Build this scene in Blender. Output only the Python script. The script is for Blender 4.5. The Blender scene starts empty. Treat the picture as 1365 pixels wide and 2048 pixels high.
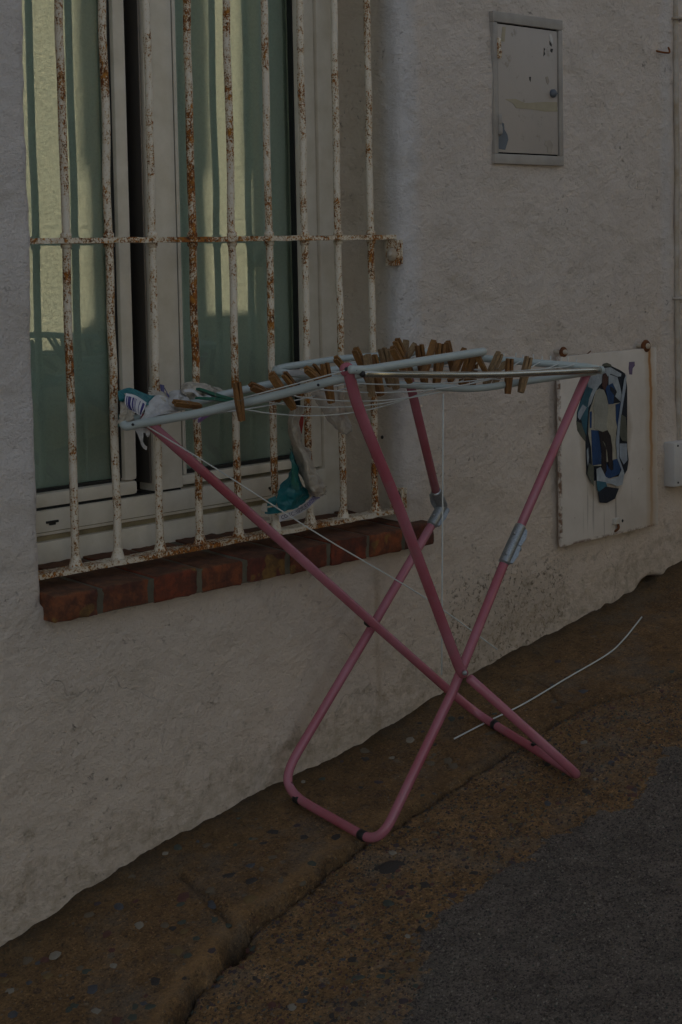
import bpy, bmesh, math, random
import numpy as np
from math import radians, cos, sin, pi, tan
from mathutils import Vector, Matrix

random.seed(7)
rng = np.random.default_rng(7)
scene = bpy.context.scene
COL = scene.collection

# ------------------------------------------------------------------ camera
F, PPX, PPY, IW, IH = 3300.0, 682.5, 726.0, 1365.0, 2048.0
CAM = Vector((0.0, -2.55, 1.35))
YAW, PIT, ROL = radians(44.7), radians(3.9), radians(-1.1)
fw = Vector((cos(PIT) * cos(YAW), cos(PIT) * sin(YAW), -sin(PIT)))
rt0 = Vector((sin(YAW), -cos(YAW), 0.0))
up0 = rt0.cross(fw)
rt = cos(ROL) * rt0 + sin(ROL) * up0
up = -sin(ROL) * rt0 + cos(ROL) * up0
cd = bpy.data.cameras.new('camera')
cd.sensor_fit = 'VERTICAL'; cd.sensor_height = 36.0; cd.sensor_width = 24.0
cd.lens = F / IH * 36.0
cd.shift_y = -(IH / 2 - PPY) / IH
cd.clip_start = 0.05; cd.clip_end = 400
cam = bpy.data.objects.new('camera', cd); COL.objects.link(cam)
bk = -fw
cam.matrix_world = Matrix(((rt.x, up.x, bk.x, CAM.x), (rt.y, up.y, bk.y, CAM.y), (rt.z, up.z, bk.z, CAM.z), (0, 0, 0, 1)))
scene.camera = cam

# ------------------------------------------------------------------ light
SUN_EL = radians(28)
world = bpy.data.worlds.new('World'); scene.world = world; world.use_nodes = True
wn = world.node_tree.nodes; wn.clear()
sky = wn.new('ShaderNodeTexSky'); sky.sky_type = 'NISHITA'; sky.sun_disc = False
sky.sun_elevation = SUN_EL; sky.sun_rotation = 0.0       # sun stands over +Y, behind the house
sky.altitude = 50; sky.air_density = 0.6; sky.dust_density = 3.0; sky.ozone_density = 0.6
bg = wn.new('ShaderNodeBackground'); bg.inputs['Strength'].default_value = 0.10
wo = wn.new('ShaderNodeOutputWorld')
tint = wn.new('ShaderNodeMix'); tint.data_type = 'RGBA'; tint.blend_type = 'MULTIPLY'; tint.inputs[0].default_value = 1.0
tint.inputs[7].default_value = (1.0, .800, .575, 1)        # warm camera white balance for open shade
world.node_tree.links.new(sky.outputs[0], tint.inputs[6]); world.node_tree.links.new(tint.outputs[2], bg.inputs[0]); world.node_tree.links.new(bg.outputs[0], wo.inputs[0])
sl = bpy.data.lights.new('sun', 'SUN'); sl.energy = 3.2; sl.angle = radians(0.6); sl.color = (1.0, 0.93, 0.80)
sun = bpy.data.objects.new('sun', sl); COL.objects.link(sun)
sun.rotation_euler = Vector((0, -cos(SUN_EL), -sin(SUN_EL))).to_track_quat('-Z', 'Y').to_euler()
sun.location = (0, 20, 12)
scene.view_settings.view_transform = 'Standard'
scene.view_settings.look = 'None'
scene.view_settings.gamma = 1.0
scene.view_settings.exposure = 1.68
try:
    scene.view_settings.use_curve_mapping = False
except Exception:
    pass

# ------------------------------------------------------------------ projection helpers (photo pixel -> real point)
def ray(px, py):
    return fw + rt * ((px - PPX) / F) - up * ((py - PPY) / F)
def at(px, py, Y):
    d = ray(px, py); return CAM + d * ((Y - CAM.y) / d.y)
def onz(px, py, z):
    d = ray(px, py); return CAM + d * ((z - CAM.z) / d.z)

# ------------------------------------------------------------------ numpy noise
_T = rng.random((256, 256))
def vn(x, y, s, seed=0):
    x = np.asarray(x) / s + seed * 17.3; y = np.asarray(y) / s + seed * 31.7
    xi = np.floor(x).astype(int); yi = np.floor(y).astype(int)
    fx = x - xi; fy = y - yi
    fx = fx * fx * (3 - 2 * fx); fy = fy * fy * (3 - 2 * fy)
    a = _T[xi % 256, yi % 256]; b = _T[(xi + 1) % 256, yi % 256]
    c = _T[xi % 256, (yi + 1) % 256]; d = _T[(xi + 1) % 256, (yi + 1) % 256]
    return (a * (1 - fx) + b * fx) * (1 - fy) + (c * (1 - fx) + d * fx) * fy - 0.5
def fbm(x, y, s, seed=0, o=3):
    r = 0; a = 1
    for i in range(o):
        r = r + a * vn(x, y, s, seed + i); s *= 0.5; a *= 0.5
    return r

# ------------------------------------------------------------------ ground shape
_bx = [-60, 1.2, 1.651, 1.764, 1.883, 2.007, 2.139, 2.278, 2.425, 2.581, 2.747, 2.924, 3.074, 3.212, 3.421, 3.739, 3.836, 3.923, 6, 60]
_bz = [-9.9, -.01, .062, .105, .134, .158, .180, .193, .215, .230, .258, .305, .331, .346, .375, .413, .443, .462, .80, 9.6]
KY = 0.07
_cx = [-60, 1.2, 1.67, 1.86, 1.90, 1.95, 2.27, 2.685, 3.025, 3.315, 4, 60]
_cy = [-.46, -.46, -.425, -.365, -.352, -.335, -.303, -.29, -.32, -.393, -.5, -.5]
_ax = [-60, 1.2, 1.91, 2.17, 2.325, 2.57, 2.75, 2.99, 4, 60]
_ay = [-1.1, -1.0, -.735, -.61, -.59, -.555, -.61, -.605, -.62, -.6]
_sx = np.array([-60] + list(np.linspace(1.0, 4.2, 40)) + [60])
_sz = np.interp(_sx, _bx, _bz)
for _ in range(2):
    _sz[2:-2] = (_sz[1:-3] + 2 * _sz[2:-2] + _sz[3:-1]) / 4
def basez(x): return np.interp(x, _sx, _sz)
def edge_y(x): return np.interp(x, _cx, _cy) + 0.012 * vn(x, x * 0, 0.05, 3) + .004 * vn(x, x * 0, 0.012, 4)
def asph_y(x): return np.interp(x, _ax, _ay)
def zone(x, y):      # 0 pavement, 1 rough concrete, 2 fine concrete road
    e = edge_y(x); a = asph_y(x) + 0.07 * fbm(x, y, 0.16, 5, 3) + .030 * vn(x, y, .011, 6) + .02 * vn(x, y, .03, 7)
    return np.where(y > e, 0, np.where(y > a, 1, 2))
def seg_d(x, y, pts):
    d = np.full(np.shape(x), 9.0)
    for (x0, y0), (x1, y1) in zip(pts[:-1], pts[1:]):
        dx, dy = x1 - x0, y1 - y0
        t = np.clip(((x - x0) * dx + (y - y0) * dy) / (dx * dx + dy * dy), 0, 1)
        d = np.minimum(d, np.hypot(x - x0 - t * dx, y - y0 - t * dy))
    return d
JOINT = [(2.0, -.10), (1.985, -.18), (1.965, -.25), (1.955, -.30), (1.925, -.335), (1.90, -.37)]
NOTCH = (1.925, -.352)
CRACK2 = [(3.02, -.33), (3.01, -.25), (3.06, -.19), (3.08, -.12)]
def gz(x, y):
    x = np.asarray(x, float); y = np.asarray(y, float)
    near = (np.abs(x - 2.6) < 3) & (y > -2.5)
    z = basez(x) + KY * y
    e = edge_y(x); d = y - e                      # >0 on the pavement
    drop = np.interp(x, [1.2, 2.0, 2.35, 2.7, 4], [.034, .028, .011, .005, .004])
    w = np.interp(x, [1.2, 2.2, 2.6], [.024, .017, .010])
    s = np.clip(d / w, 0, 1)
    z = z - drop * (1 - np.sqrt(np.clip(1 - (1 - s) ** 2, 0, 1)))
    z = z - np.interp(x, [1.2, 2.2, 2.8, 3.5], [.016, .013, .008, .003]) * np.exp(-((d + .003) / .0055) ** 2)
    jd = seg_d(x, y, JOINT) + .006 * vn(x, y, .02, 8)
    z = z - .010 * np.exp(-(jd / .009) ** 2) * (y > -.42) - .007 * np.clip((x - 1.90) / .02, 0, 1) * np.clip(1 - (x - 1.90) / .12, 0, 1) * (d > 0) * np.clip((-.1 - y) / .2, 0, 1)
    z = z - .003 * np.exp(-((seg_d(x, y, CRACK2) + .004 * vn(x, y, .02, 9)) / .003) ** 2)
    nd = np.hypot((x - NOTCH[0]) / 1.3, (y - NOTCH[1]) + .01 * vn(x, y, .015, 11))
    z = z - .030 * np.clip(1.3 - nd / .026, 0, 1)
    a = asph_y(x)
    z = z + 0.008 * fbm(x, y, .35, 12, 2) * np.clip(1 - y * 0, 0, 1)
    z = z + np.where(d > 0, .0028, .0048) * fbm(x, y, .045, 13, 3) * near
    z = z + np.where(y < a, .0012, .0022) * vn(x, y, .009, 14) * near
    # crumbly fillet of dirt along the wall
    z = z + .010 * np.clip(1 + y / .03, 0, 1) * (0.6 + vn(x, y, .03, 15)) * near
    return z
def ground_at(px, py):
    d = ray(px, py); t = 2.0
    for _ in range(60):
        p = CAM + d * t
        t += (p.z - float(gz(p.x, p.y))) / -d.z * 0.8
    return CAM + d * t

# ------------------------------------------------------------------ object helpers
def link(o, parent=None):
    COL.objects.link(o)
    if parent is not None:
        o.parent = parent
    return o
def tag(o, label=None, cat=None, group=None, kind=None):
    if label: o['label'] = label
    if cat: o['category'] = cat
    if group: o['group'] = group
    if kind: o['kind'] = kind
    return o
def empty(name, loc, label, cat, group=None):
    o = bpy.data.objects.new(name, None); o.location = loc; o.empty_display_size = .05
    COL.objects.link(o); bpy.context.view_layer.update()
    return tag(o, label, cat, group)
def mesh_obj(name, verts, faces, mats, parent=None, smooth=True, fm=None, uvs=None):
    me = bpy.data.meshes.new(name)
    me.from_pydata([tuple(v) for v in verts], [], faces)
    for m in (mats if isinstance(mats, (list, tuple)) else [mats]): me.materials.append(m)
    if smooth: me.polygons.foreach_set('use_smooth', [True] * len(me.polygons))
    if fm is not None: me.polygons.foreach_set('material_index', fm)
    if uvs is not None:
        ul = me.uv_layers.new(name='UVMap')
        idx = np.empty(len(me.loops), dtype=np.int32); me.loops.foreach_get('vertex_index', idx)
        ul.data.foreach_set('uv', np.asarray(uvs, dtype=np.float32)[idx].ravel())
    me.update()
    o = bpy.data.objects.new(name, me)
    if parent is not None:      # verts are given in world coordinates
        me.transform(Matrix.Translation(-parent_world(parent)))
    return link(o, parent)
def parent_world(p):
    v = Vector((0, 0, 0))
    while p is not None:
        v += p.location; p = p.parent
    return v
def bm_obj(name, bm, mats, parent=None, smooth=False, angle=None):
    bmesh.ops.recalc_face_normals(bm, faces=bm.faces)
    me = bpy.data.meshes.new(name); bm.to_mesh(me); bm.free()
    for m in (mats if isinstance(mats, (list, tuple)) else [mats]): me.materials.append(m)
    if smooth: me.polygons.foreach_set('use_smooth', [True] * len(me.polygons))
    if smooth and angle:
        me.set_sharp_from_angle(angle=radians(angle))
    if parent is not None: me.transform(Matrix.Translation(-parent_world(parent)))
    o = bpy.data.objects.new(name, me)
    return link(o, parent)
def add_box(bm, x0, x1, y0, y1, z0, z1, bev=0.0, mat=0, M=None):
    r = bmesh.ops.create_cube(bm, size=1)
    vs = r['verts']
    for v in vs:
        v.co = Vector(((x0 + x1) / 2 + v.co.x * (x1 - x0), (y0 + y1) / 2 + v.co.y * (y1 - y0), (z0 + z1) / 2 + v.co.z * (z1 - z0)))
    fs = set(f for v in vs for f in v.link_faces)
    for f in fs: f.material_index = mat
    if bev > 0:
        es = list(set(e for v in vs for e in v.link_edges))
        r = bmesh.ops.bevel(bm, geom=es, offset=bev, segments=2, affect='EDGES', profile=0.6)
        vs = list(set(v for f in r['faces'] for v in f.verts) | set(v for v in vs if v.is_valid))
    if M is not None:
        for v in set(vs): v.co = M @ v.co
    return vs
def frame_at(p, d):
    d = d.normalized(); a = Vector((0, 0, 1)) if abs(d.z) < .9 else Vector((1, 0, 0))
    u = d.cross(a).normalized(); v = u.cross(d).normalized()
    return u, v
def smooth_path(pts, n=6):
    P = [Vector(p) for p in pts]
    if len(P) < 3: return P
    out = []
    Q = [P[0] * 2 - P[1]] + P + [P[-1] * 2 - P[-2]]
    for i in range(1, len(Q) - 2):
        p0, p1, p2, p3 = Q[i - 1], Q[i], Q[i + 1], Q[i + 2]
        for k in range(n):
            t = k / n
            out.append(0.5 * ((2 * p1) + (p2 - p0) * t + (2 * p0 - 5 * p1 + 4 * p2 - p3) * t * t + (3 * p1 - p0 - 3 * p2 + p3) * t ** 3))
    out.append(P[-1]); return out
def round_path(pts, r, n=7):
    """polyline with corners rounded by radius-like distance r"""
    P = [Vector(p) for p in pts]; out = [P[0]]
    for i in range(1, len(P) - 1):
        a = (P[i - 1] - P[i]); b = (P[i + 1] - P[i])
        ra = min(r, a.length * .49); rb = min(r, b.length * .49)
        s = P[i] + a.normalized() * ra; e = P[i] + b.normalized() * rb
        for k in range(n + 1):
            t = k / n; out.append((1 - t) ** 2 * s + 2 * t * (1 - t) * P[i] + t * t * e)
    out.append(P[-1]); return out
def add_tube(bm, pts, r, seg=12, cap=True, rad=None, mat=0):
    P = [Vector(p) for p in pts]; n = len(P)
    T = [(P[min(i + 1, n - 1)] - P[max(i - 1, 0)]).normalized() for i in range(n)]
    u, v = frame_at(P[0], T[0]); rings = []
    for i in range(n):
        if i:
            ax = T[i - 1].cross(T[i]); s = ax.length
            if s > 1e-7:
                q = Matrix.Rotation(math.atan2(s, T[i - 1].dot(T[i])), 3, ax.normalized())
                u = q @ u; v = q @ v
        rr = rad(i / (n - 1)) if rad else r
        rings.append([bm.verts.new(P[i] + (u * cos(2 * pi * k / seg) + v * sin(2 * pi * k / seg)) * rr) for k in range(seg)])
    for a, b in zip(rings[:-1], rings[1:]):
        for k in range(seg):
            f = bm.faces.new((a[k], a[(k + 1) % seg], b[(k + 1) % seg], b[k])); f.smooth = True; f.material_index = mat
    if cap:
        for ring, t in ((rings[0], -T[0]), (rings[-1], T[-1])):
            rr = (ring[0].co - ring[seg // 2].co).length / 2
            c = sum((q.co for q in ring), Vector()) / seg
            inner = [bm.verts.new(c + (q.co - c) * .7 + t * rr * .35) for q in ring]
            ctr = bm.verts.new(c + t * rr * .5)
            for k in range(seg):
                f = bm.faces.new((ring[k], ring[(k + 1) % seg], inner[(k + 1) % seg], inner[k])); f.smooth = True; f.material_index = mat
                f = bm.faces.new((inner[k], inner[(k + 1) % seg], ctr)); f.smooth = True; f.material_index = mat
def tube(name, pts, r, mat, parent, seg=12, rad=None):
    bm = bmesh.new(); add_tube(bm, pts, r, seg, True, rad); return bm_obj(name, bm, mat, parent)
def add_disc(bm, c, n, r, h, seg=14, mat=0):
    c = Vector(c); n = Vector(n).normalized()
    add_tube(bm, [c, c + n * h], r, seg, True, mat=mat)

# ------------------------------------------------------------------ materials
class NT:
    def __init__(s, name):
        s.m = bpy.data.materials.new(name); s.m.use_nodes = True
        s.t = s.m.node_tree; s.n = s.t.nodes; s.n.clear()
        s.out = s.n.new('ShaderNodeOutputMaterial'); s.b = s.n.new('ShaderNodeBsdfPrincipled')
        s.l(s.b.outputs[0], s.out.inputs[0]); s.tc = s.n.new('ShaderNodeTexCoord')
    def l(s, a, b): s.t.links.new(a, b)
    def put(s, sock, v):
        if isinstance(v, (int, float)): sock.default_value = v
        elif isinstance(v, (tuple, list)):
            sock.default_value = tuple(v) + ((1,) if len(v) == 3 and len(sock.default_value) == 4 else ())
        else: s.l(v, sock)
    def co(s, kind='Object', scale=(1, 1, 1), loc=(0, 0, 0)):
        mp = s.n.new('ShaderNodeMapping'); mp.inputs['Scale'].default_value = scale; mp.inputs['Location'].default_value = loc
        if kind == 'World':
            g = s.n.new('ShaderNodeNewGeometry'); s.l(g.outputs['Position'], mp.inputs[0])
        else:
            s.l(s.tc.outputs[kind], mp.inputs[0])
        return mp.outputs[0]
    def noise(s, vec, scale, detail=4, rough=.6, dist=0, col=False):
        n = s.n.new('ShaderNodeTexNoise'); s.l(vec, n.inputs['Vector'])
        n.inputs['Scale'].default_value = scale; n.inputs['Detail'].default_value = detail
        n.inputs['Roughness'].default_value = rough; n.inputs['Distortion'].default_value = dist
        return n.outputs['Color' if col else 'Fac']
    def vor(s, vec, scale, feat='F1', out='Distance', rnd=1.0):
        n = s.n.new('ShaderNodeTexVoronoi'); n.feature = feat; s.l(vec, n.inputs['Vector'])
        n.inputs['Scale'].default_value = scale; n.inputs['Randomness'].default_value = rnd
        return n.outputs[out]
    def ramp(s, v, stops, interp='LINEAR'):
        n = s.n.new('ShaderNodeValToRGB'); cr = n.color_ramp; cr.interpolation = interp
        while len(cr.elements) > 1: cr.elements.remove(cr.elements[-1])
        for i, (p, c) in enumerate(stops):
            c = (c, c, c, 1) if isinstance(c, (int, float)) else tuple(c) + (1,)
            if i == 0: cr.elements[0].position = p; cr.elements[0].color = c
            else:
                e = cr.elements.new(p); e.color = c
        s.put(n.inputs[0], v); return n.outputs[0]
    def mix(s, f, a, b, mode='MIX'):
        n = s.n.new('ShaderNodeMix'); n.data_type = 'RGBA'; n.blend_type = mode
        s.put(n.inputs[0], f); s.put(n.inputs[6], a); s.put(n.inputs[7], b); return n.outputs[2]
    def math(s, op, a, b=0.0, clamp=False):
        n = s.n.new('ShaderNodeMath'); n.operation = op; n.use_clamp = clamp
        s.put(n.inputs[0], a); s.put(n.inputs[1], b); return n.outputs[0]
    def sep(s, v):
        n = s.n.new('ShaderNodeSeparateXYZ'); s.l(v, n.inputs[0]); return n.outputs
    def comb(s, x, y, z):
        n = s.n.new('ShaderNodeCombineXYZ'); s.put(n.inputs[0], x); s.put(n.inputs[1], y); s.put(n.inputs[2], z); return n.outputs[0]
    def gauss(s, v, c, w):       # soft bump around c of half width w
        a = s.math('SUBTRACT', v, c); a = s.math('DIVIDE', a, w); a = s.math('MULTIPLY', a, a)
        return s.math('SUBTRACT', 1.0, a, True)
    def bump(s, h, dist, strength=1.0, prev=None):
        n = s.n.new('ShaderNodeBump'); n.inputs['Distance'].default_value = dist; n.inputs['Strength'].default_value = strength
        s.put(n.inputs['Height'], h)
        if prev is not None: s.l(prev, n.inputs['Normal'])
        return n.outputs[0]
    def fin(s, col, rough=.6, normal=None, metal=0.0, spec=.5, **kw):
        s.put(s.b.inputs['Base Color'], col); s.put(s.b.inputs['Roughness'], rough)
        s.put(s.b.inputs['Metallic'], metal); s.b.inputs['Specular IOR Level'].default_value = spec
        if normal is not None: s.l(normal, s.b.inputs['Normal'])
        for k, v in kw.items(): s.put(s.b.inputs[k], v)
        return s.m
    def rnd(s):
        n = s.n.new('ShaderNodeObjectInfo'); return n.outputs['Random']
    def warp(s, vec, scale, amt):
        c = s.noise(vec, scale, 3, .6, 0, True)
        n = s.n.new('ShaderNodeVectorMath'); n.operation = 'SUBTRACT'; s.l(c, n.inputs[0]); n.inputs[1].default_value = (.5, .5, .5)
        m = s.n.new('ShaderNodeVectorMath'); m.operation = 'SCALE'; s.l(n.outputs[0], m.inputs[0]); m.inputs['Scale'].default_value = amt
        a = s.n.new('ShaderNodeVectorMath'); a.operation = 'ADD'; s.l(vec, a.inputs[0]); s.l(m.outputs[0], a.inputs[1])
        return a.outputs[0]

def plaster_mat():
    t = NT('whitewashed_plaster'); w = t.co('World')
    x, y, z = t.sep(w)
    big = t.noise(w, 1.6, 4); mid = t.noise(w, 9, 5)
    col = t.mix(t.ramp(big, [(.3, 0), (.7, 1)]), (.80, .70, .62), (.72, .62, .545))
    col = t.mix(t.math('MULTIPLY', t.ramp(mid, [(.45, 0), (.75, 1)]), .45), col, (.62, .54, .47))
    # fresher cold whitewash beside the window
    fresh = t.math('MAXIMUM', t.ramp(t.math('ADD', x, t.math('MULTIPLY', mid, .10)), [(.0, 1), (1, 1)]), 0.0)
    m1 = t.math('MULTIPLY', t.ramp(t.math('ADD', t.math('SUBTRACT', 1.87, x), t.math('MULTIPLY', mid, .12)), [(.03, 0), (.12, 1)]),
                t.ramp(t.math('ADD', z, t.math('MULTIPLY', mid, .25)), [(.72, 0), (.95, 1)]))
    xs = t.math('SUBTRACT', x, t.math('MULTIPLY', mid, .07))
    m2 = t.math('MULTIPLY', t.math('MULTIPLY', t.gauss(xs, 2.765, .055), t.ramp(z, [(.70, 0), (.80, 1)])), t.ramp(y, [(.035, 1), (.07, 0)]))
    m3 = t.gauss(x, 3.86, .035)
    fm = t.math('MAXIMUM', t.math('MULTIPLY', m1, .5), t.math('MULTIPLY', m2, .9)); fm = t.math('MAXIMUM', fm, t.math('MULTIPLY', m3, .6))
    col = t.mix(fm, col, (.74, .70, .685))
    col = t.mix(t.math('MULTIPLY', t.ramp(y, [(.03, 0), (.08, 1)]), .8), col, t.mix(t.ramp(t.noise(w, 7, 4), [(.35, 0), (.7, 1)]), (.84, .72, .58), (.74, .62, .48)))  # reveal painted lighter and warmer in place of side light
    # warm, dirtier plaster low on the wall, with ground bounce painted in
    h = t.math('SUBTRACT', z, t.math('MULTIPLY', x, .1633))
    low = t.ramp(t.math('ADD', h, t.math('MULTIPLY', big, .5)), [(.28, 1), (.95, 0)])
    col = t.mix(t.math('MULTIPLY', low, .75), col, (.76, .61, .475))
    # ochre weather stains
    st = t.ramp(t.noise(t.co('World', (1, 1, 2.2)), 3.2, 8, .74, .6), [(.52, 0), (.66, 1)])
    col = t.mix(t.math('MULTIPLY', st, .30), col, (.43, .35, .25))
    # pits and scrapes
    wp = t.warp(w, 22, .05)
    pit = t.ramp(t.noise(t.warp(w, 40, .04), 75, 3, .6), [(.62, 0), (.70, 1)])
    zone_ = t.ramp(t.noise(w, 4.5, 3, .6), [(.48, .03), (.66, 1)])
    pitm = t.math('MULTIPLY', pit, zone_)
    col = t.mix(t.math('MULTIPLY', pitm, .62), col, (.17, .12, .085))
    # the damp, pitted patch near the kerb of the wall
    dx = t.gauss(t.math('ADD', x, t.math('MULTIPLY', mid, .15)), 3.21, .30); dz = t.gauss(t.math('ADD', z, t.math('MULTIPLY', mid, .15)), .52, .15)
    dm = t.math('MULTIPLY', dx, dz)
    dp = t.ramp(t.noise(t.warp(w, 30, .03), 95, 4, .7), [(.54, 0), (.64, 1)])
    col = t.mix(t.math('MULTIPLY', t.math('MULTIPLY', dm, 2.0, True), t.math('MULTIPLY', dp, .95)), col, (.11, .08, .05))
    col = t.mix(t.math('MULTIPLY', dm, .35), col, (.40, .31, .22))
    foot = t.math('MULTIPLY', t.ramp(t.math('ADD', h, t.math('MULTIPLY', mid, .16)), [(-.125, 1), (-.075, 0)]), t.math('MULTIPLY', t.ramp(t.noise(w, 34, 5, .7), [(.42, 0), (.62, 1)]), .5))
    col = t.mix(foot, col, (.40, .30, .19))
    # rusty run below the sill
    run = t.math('MULTIPLY', t.gauss(t.math('ADD', x, t.math('MULTIPLY', t.noise(w, 14, 3), .02)), 2.685, .012), t.ramp(t.noise(t.co('World', (1, 1, .35)), 12, 4), [(.42, 0), (.68, 1)]))
    run = t.math('MULTIPLY', run, t.ramp(z, [(.0, 1), (.62, 1), (.68, 0)]))
    col = t.mix(t.math('MULTIPLY', run, .55), col, (.33, .20, .08))
    # dark mottled growth below the first metre
    gr = t.math('MULTIPLY', t.ramp(t.noise(w, 16, 6, .7), [(.56, 0), (.68, 1)]), t.ramp(h, [(-.16, 1), (-.02, 0)]))
    col = t.mix(t.math('MULTIPLY', gr, .55), col, (.26, .20, .13))
    # hairline cracks
    cr = t.vor(t.warp(t.warp(w, 3.0, .30), 28, .035), 2.3, 'DISTANCE_TO_EDGE')
    crm = t.math('MULTIPLY', t.ramp(cr, [(0, 1), (.0012, .8), (.0030, 0)]), t.ramp(t.noise(w, 2.4, 2), [(.48, 0), (.56, 1)]))
    crm = t.math('MULTIPLY', crm, t.ramp(h, [(.25, 1), (.55, .25)]))
    col = t.mix(t.math('MULTIPLY', crm, .30), col, (.16, .12, .085))
    # bare rubble in the washed out hole at the foot
    hole = t.math('MULTIPLY', t.gauss(x, 3.765, .06), t.gauss(z, .412, .035))
    col = t.mix(t.math('MULTIPLY', hole, 3.0, True), col, (.10, .045, .03))
    n1 = t.bump(t.noise(t.co('World', (1, 1, 1.25)), 36, 6, .68, .15), .016, .85)
    n2 = t.bump(t.noise(w, 210, 4, .75), .0032, 1.0, n1)
    n3 = t.bump(t.math('ADD', pitm, t.math('MULTIPLY', crm, .3)), -.004, .9, n2)
    return t.fin(col, .92, n3, spec=.25)

def cream_wall_mat():
    t = NT('cream_stucco'); w = t.co('World')
    col = t.mix(t.noise(w, 2, 5), (.80, .74, .54), (.70, .65, .47))
    col = t.mix(t.ramp(t.noise(w, 45, 4, .75), [(.45, 0), (.6, .7)]), col, (.34, .31, .21))
    return t.fin(col, .95, t.bump(t.noise(w, 40, 5, .7), .03, 1.0), spec=.2)

def rust_paint(name, amount=.52, vertical=True, streak=(55, 55, 22)):
    t = NT(name); w = t.co('World', tuple(v / 30 for v in streak)); g = t.co('World')
    big = t.noise(g, 7.5, 3, .55)                 # where along the bar the paint failed
    fine = t.math('ADD', t.math('MULTIPLY', t.noise(w, 120, 3, .7), .5), t.math('MULTIPLY', t.noise(g, 310, 2, .6), .5))
    side = t.noise(g, 48, 2, .5)
    v = t.math('ADD', t.math('MULTIPLY', fine, .85), t.math('ADD', t.math('MULTIPLY', big, .50), t.math('MULTIPLY', side, .22)))
    rust = t.ramp(v, [(amount + .318, 0), (amount + .335, 1)])
    stain = t.ramp(v, [(amount + .235, 0), (amount + .33, 1)])
    paint = t.mix(t.noise(g, 30, 3), (.78, .69, .565), (.62, .54, .43))
    paint = t.mix(t.math('MULTIPLY', stain, .75), paint, (.50, .32, .13))
    rc = t.mix(t.ramp(t.noise(w, 150, 4, .7), [(.38, 0), (.62, 1)]), (.040, .016, .010), (.42, .135, .018))
    rc = t.mix(t.ramp(t.noise(g, 60, 2), [(.5, 0), (.72, .8)]), rc, (.50, .22, .035))
    col = t.mix(rust, paint, rc)
    nn = t.bump(rust, .0009, .9); nn = t.bump(t.noise(g, 260, 3), .0005, .7, nn)
    return t.fin(col, t.mix(rust, (.42, .42, .42), (.95, .95, .95)), nn)

def simple(name, c, rough=.6, metal=0., var=.0, bump=0., bs=80, spec=.5, c2=None, **kw):
    t = NT(name); w = t.co('Object')
    col = c
    if var or c2:
        c2 = c2 or tuple(max(0, v * (1 - var)) for v in c)
        col = t.mix(t.ramp(t.noise(w, 14, 6, .65), [(.35, 0), (.7, 1)]), c, c2)
    nn = t.bump(t.noise(w, bs, 4, .65), bump, .8) if bump else None
    return t.fin(col, rough, nn, metal, spec, **kw)

def pebble_ground(name, base, base2, dark, sand_scale, speck, rough=.9, stones=True, wall_tone=None):
    t = NT(name); w = t.co('World')
    big = t.noise(w, 3.2, 5, .6); mid = t.noise(w, 18, 5, .65)
    col = t.mix(t.ramp(big, [(.35, 0), (.68, 1)]), base, base2)
    col = t.mix(t.ramp(mid, [(.40, .55), (.60, 0)]), col, tuple(v * .52 for v in base2))
    if stones:
        for sc, lo, hi, seed in ((26, .20, .26, 0.0), (58, .20, .27, 3.1), (120, .24, .32, 7.7)):
            wv = t.warp(t.co('World', (1, 1, 1), (seed, seed, 0)), 60, .012)
            d = t.vor(wv, sc); c = t.vor(wv, sc, out='Color')
            r, g_, b_ = t.sep(c)
            st = t.ramp(r, [(0, dark), (.16, (.055, .045, .05)), (.30, (.16, .115, .075)), (.50, (.21, .15, .095)), (.62, (.10, .085, .085)), (.74, (.24, .21, .165)), (.86, (.15, .065, .045)), (1, (.27, .18, .09))], 'CONSTANT')
            keep = t.ramp(g_, [(.50, 0), (.56, 1)])
            m = t.math('MULTIPLY', t.ramp(d, [(lo, 1), (hi, 0)]), keep)
            col = t.mix(t.math('MULTIPLY', m, .50 if sc < 100 else .7), col, st)
    sp0 = t.ramp(t.noise(t.warp(w, 90, .01), sand_scale * .42, 4, .8), [(.54, 0), (.60, 1)])
    col = t.mix(t.math('MULTIPLY', sp0, speck * .75), col, (.040, .030, .022))
    gy_ = t.ramp(t.noise(w, 6, 5, .7), [(.48, 0), (.66, .55)])
    col = t.mix(gy_, col, (base2[0] * .85, base2[0] * .74, base2[0] * .60))
    sp = t.ramp(t.noise(w, sand_scale, 4, .85), [(.38, 1), (.50, 0)])
    col = t.mix(t.math('MULTIPLY', sp, speck), col, (.025, .019, .015))
    sp2 = t.ramp(t.noise(t.co('World', (1, 1, 1), (5, 5, 5)), sand_scale * .9, 3, .8), [(.56, 0), (.68, 1)])
    col = t.mix(t.math('MULTIPLY', sp2, .5), col, tuple(min(1, v * 2.1) for v in base))
    if wall_tone:
        x, y, z = t.sep(w)
        nearw = t.ramp(t.math('ADD', t.math('MULTIPLY', y, -1.0), t.math('MULTIPLY', t.noise(w, 9, 4), .12)), [(.06, 1), (.22, 0)])
        col = t.mix(t.math('MULTIPLY', nearw, .55), col, wall_tone)  # browner and darker towards the wall
    av = t.n.new('ShaderNodeAttribute'); av.attribute_name = 'dirt_shade'; ds = t.sep(av.outputs['Vector'])
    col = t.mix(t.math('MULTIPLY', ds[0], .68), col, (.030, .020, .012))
    col = t.mix(t.math('MULTIPLY', ds[1], .45), col, tuple(v * 1.35 for v in base))  # lip edge lightened to stand for light catching it
    n1 = t.bump(t.noise(w, sand_scale * .3, 5, .7), .009, 1.0)
    n2 = t.bump(t.noise(w, sand_scale, 4, .8), .004, 1.0, n1)
    return t.fin(col, rough, n2, spec=.28)

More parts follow.
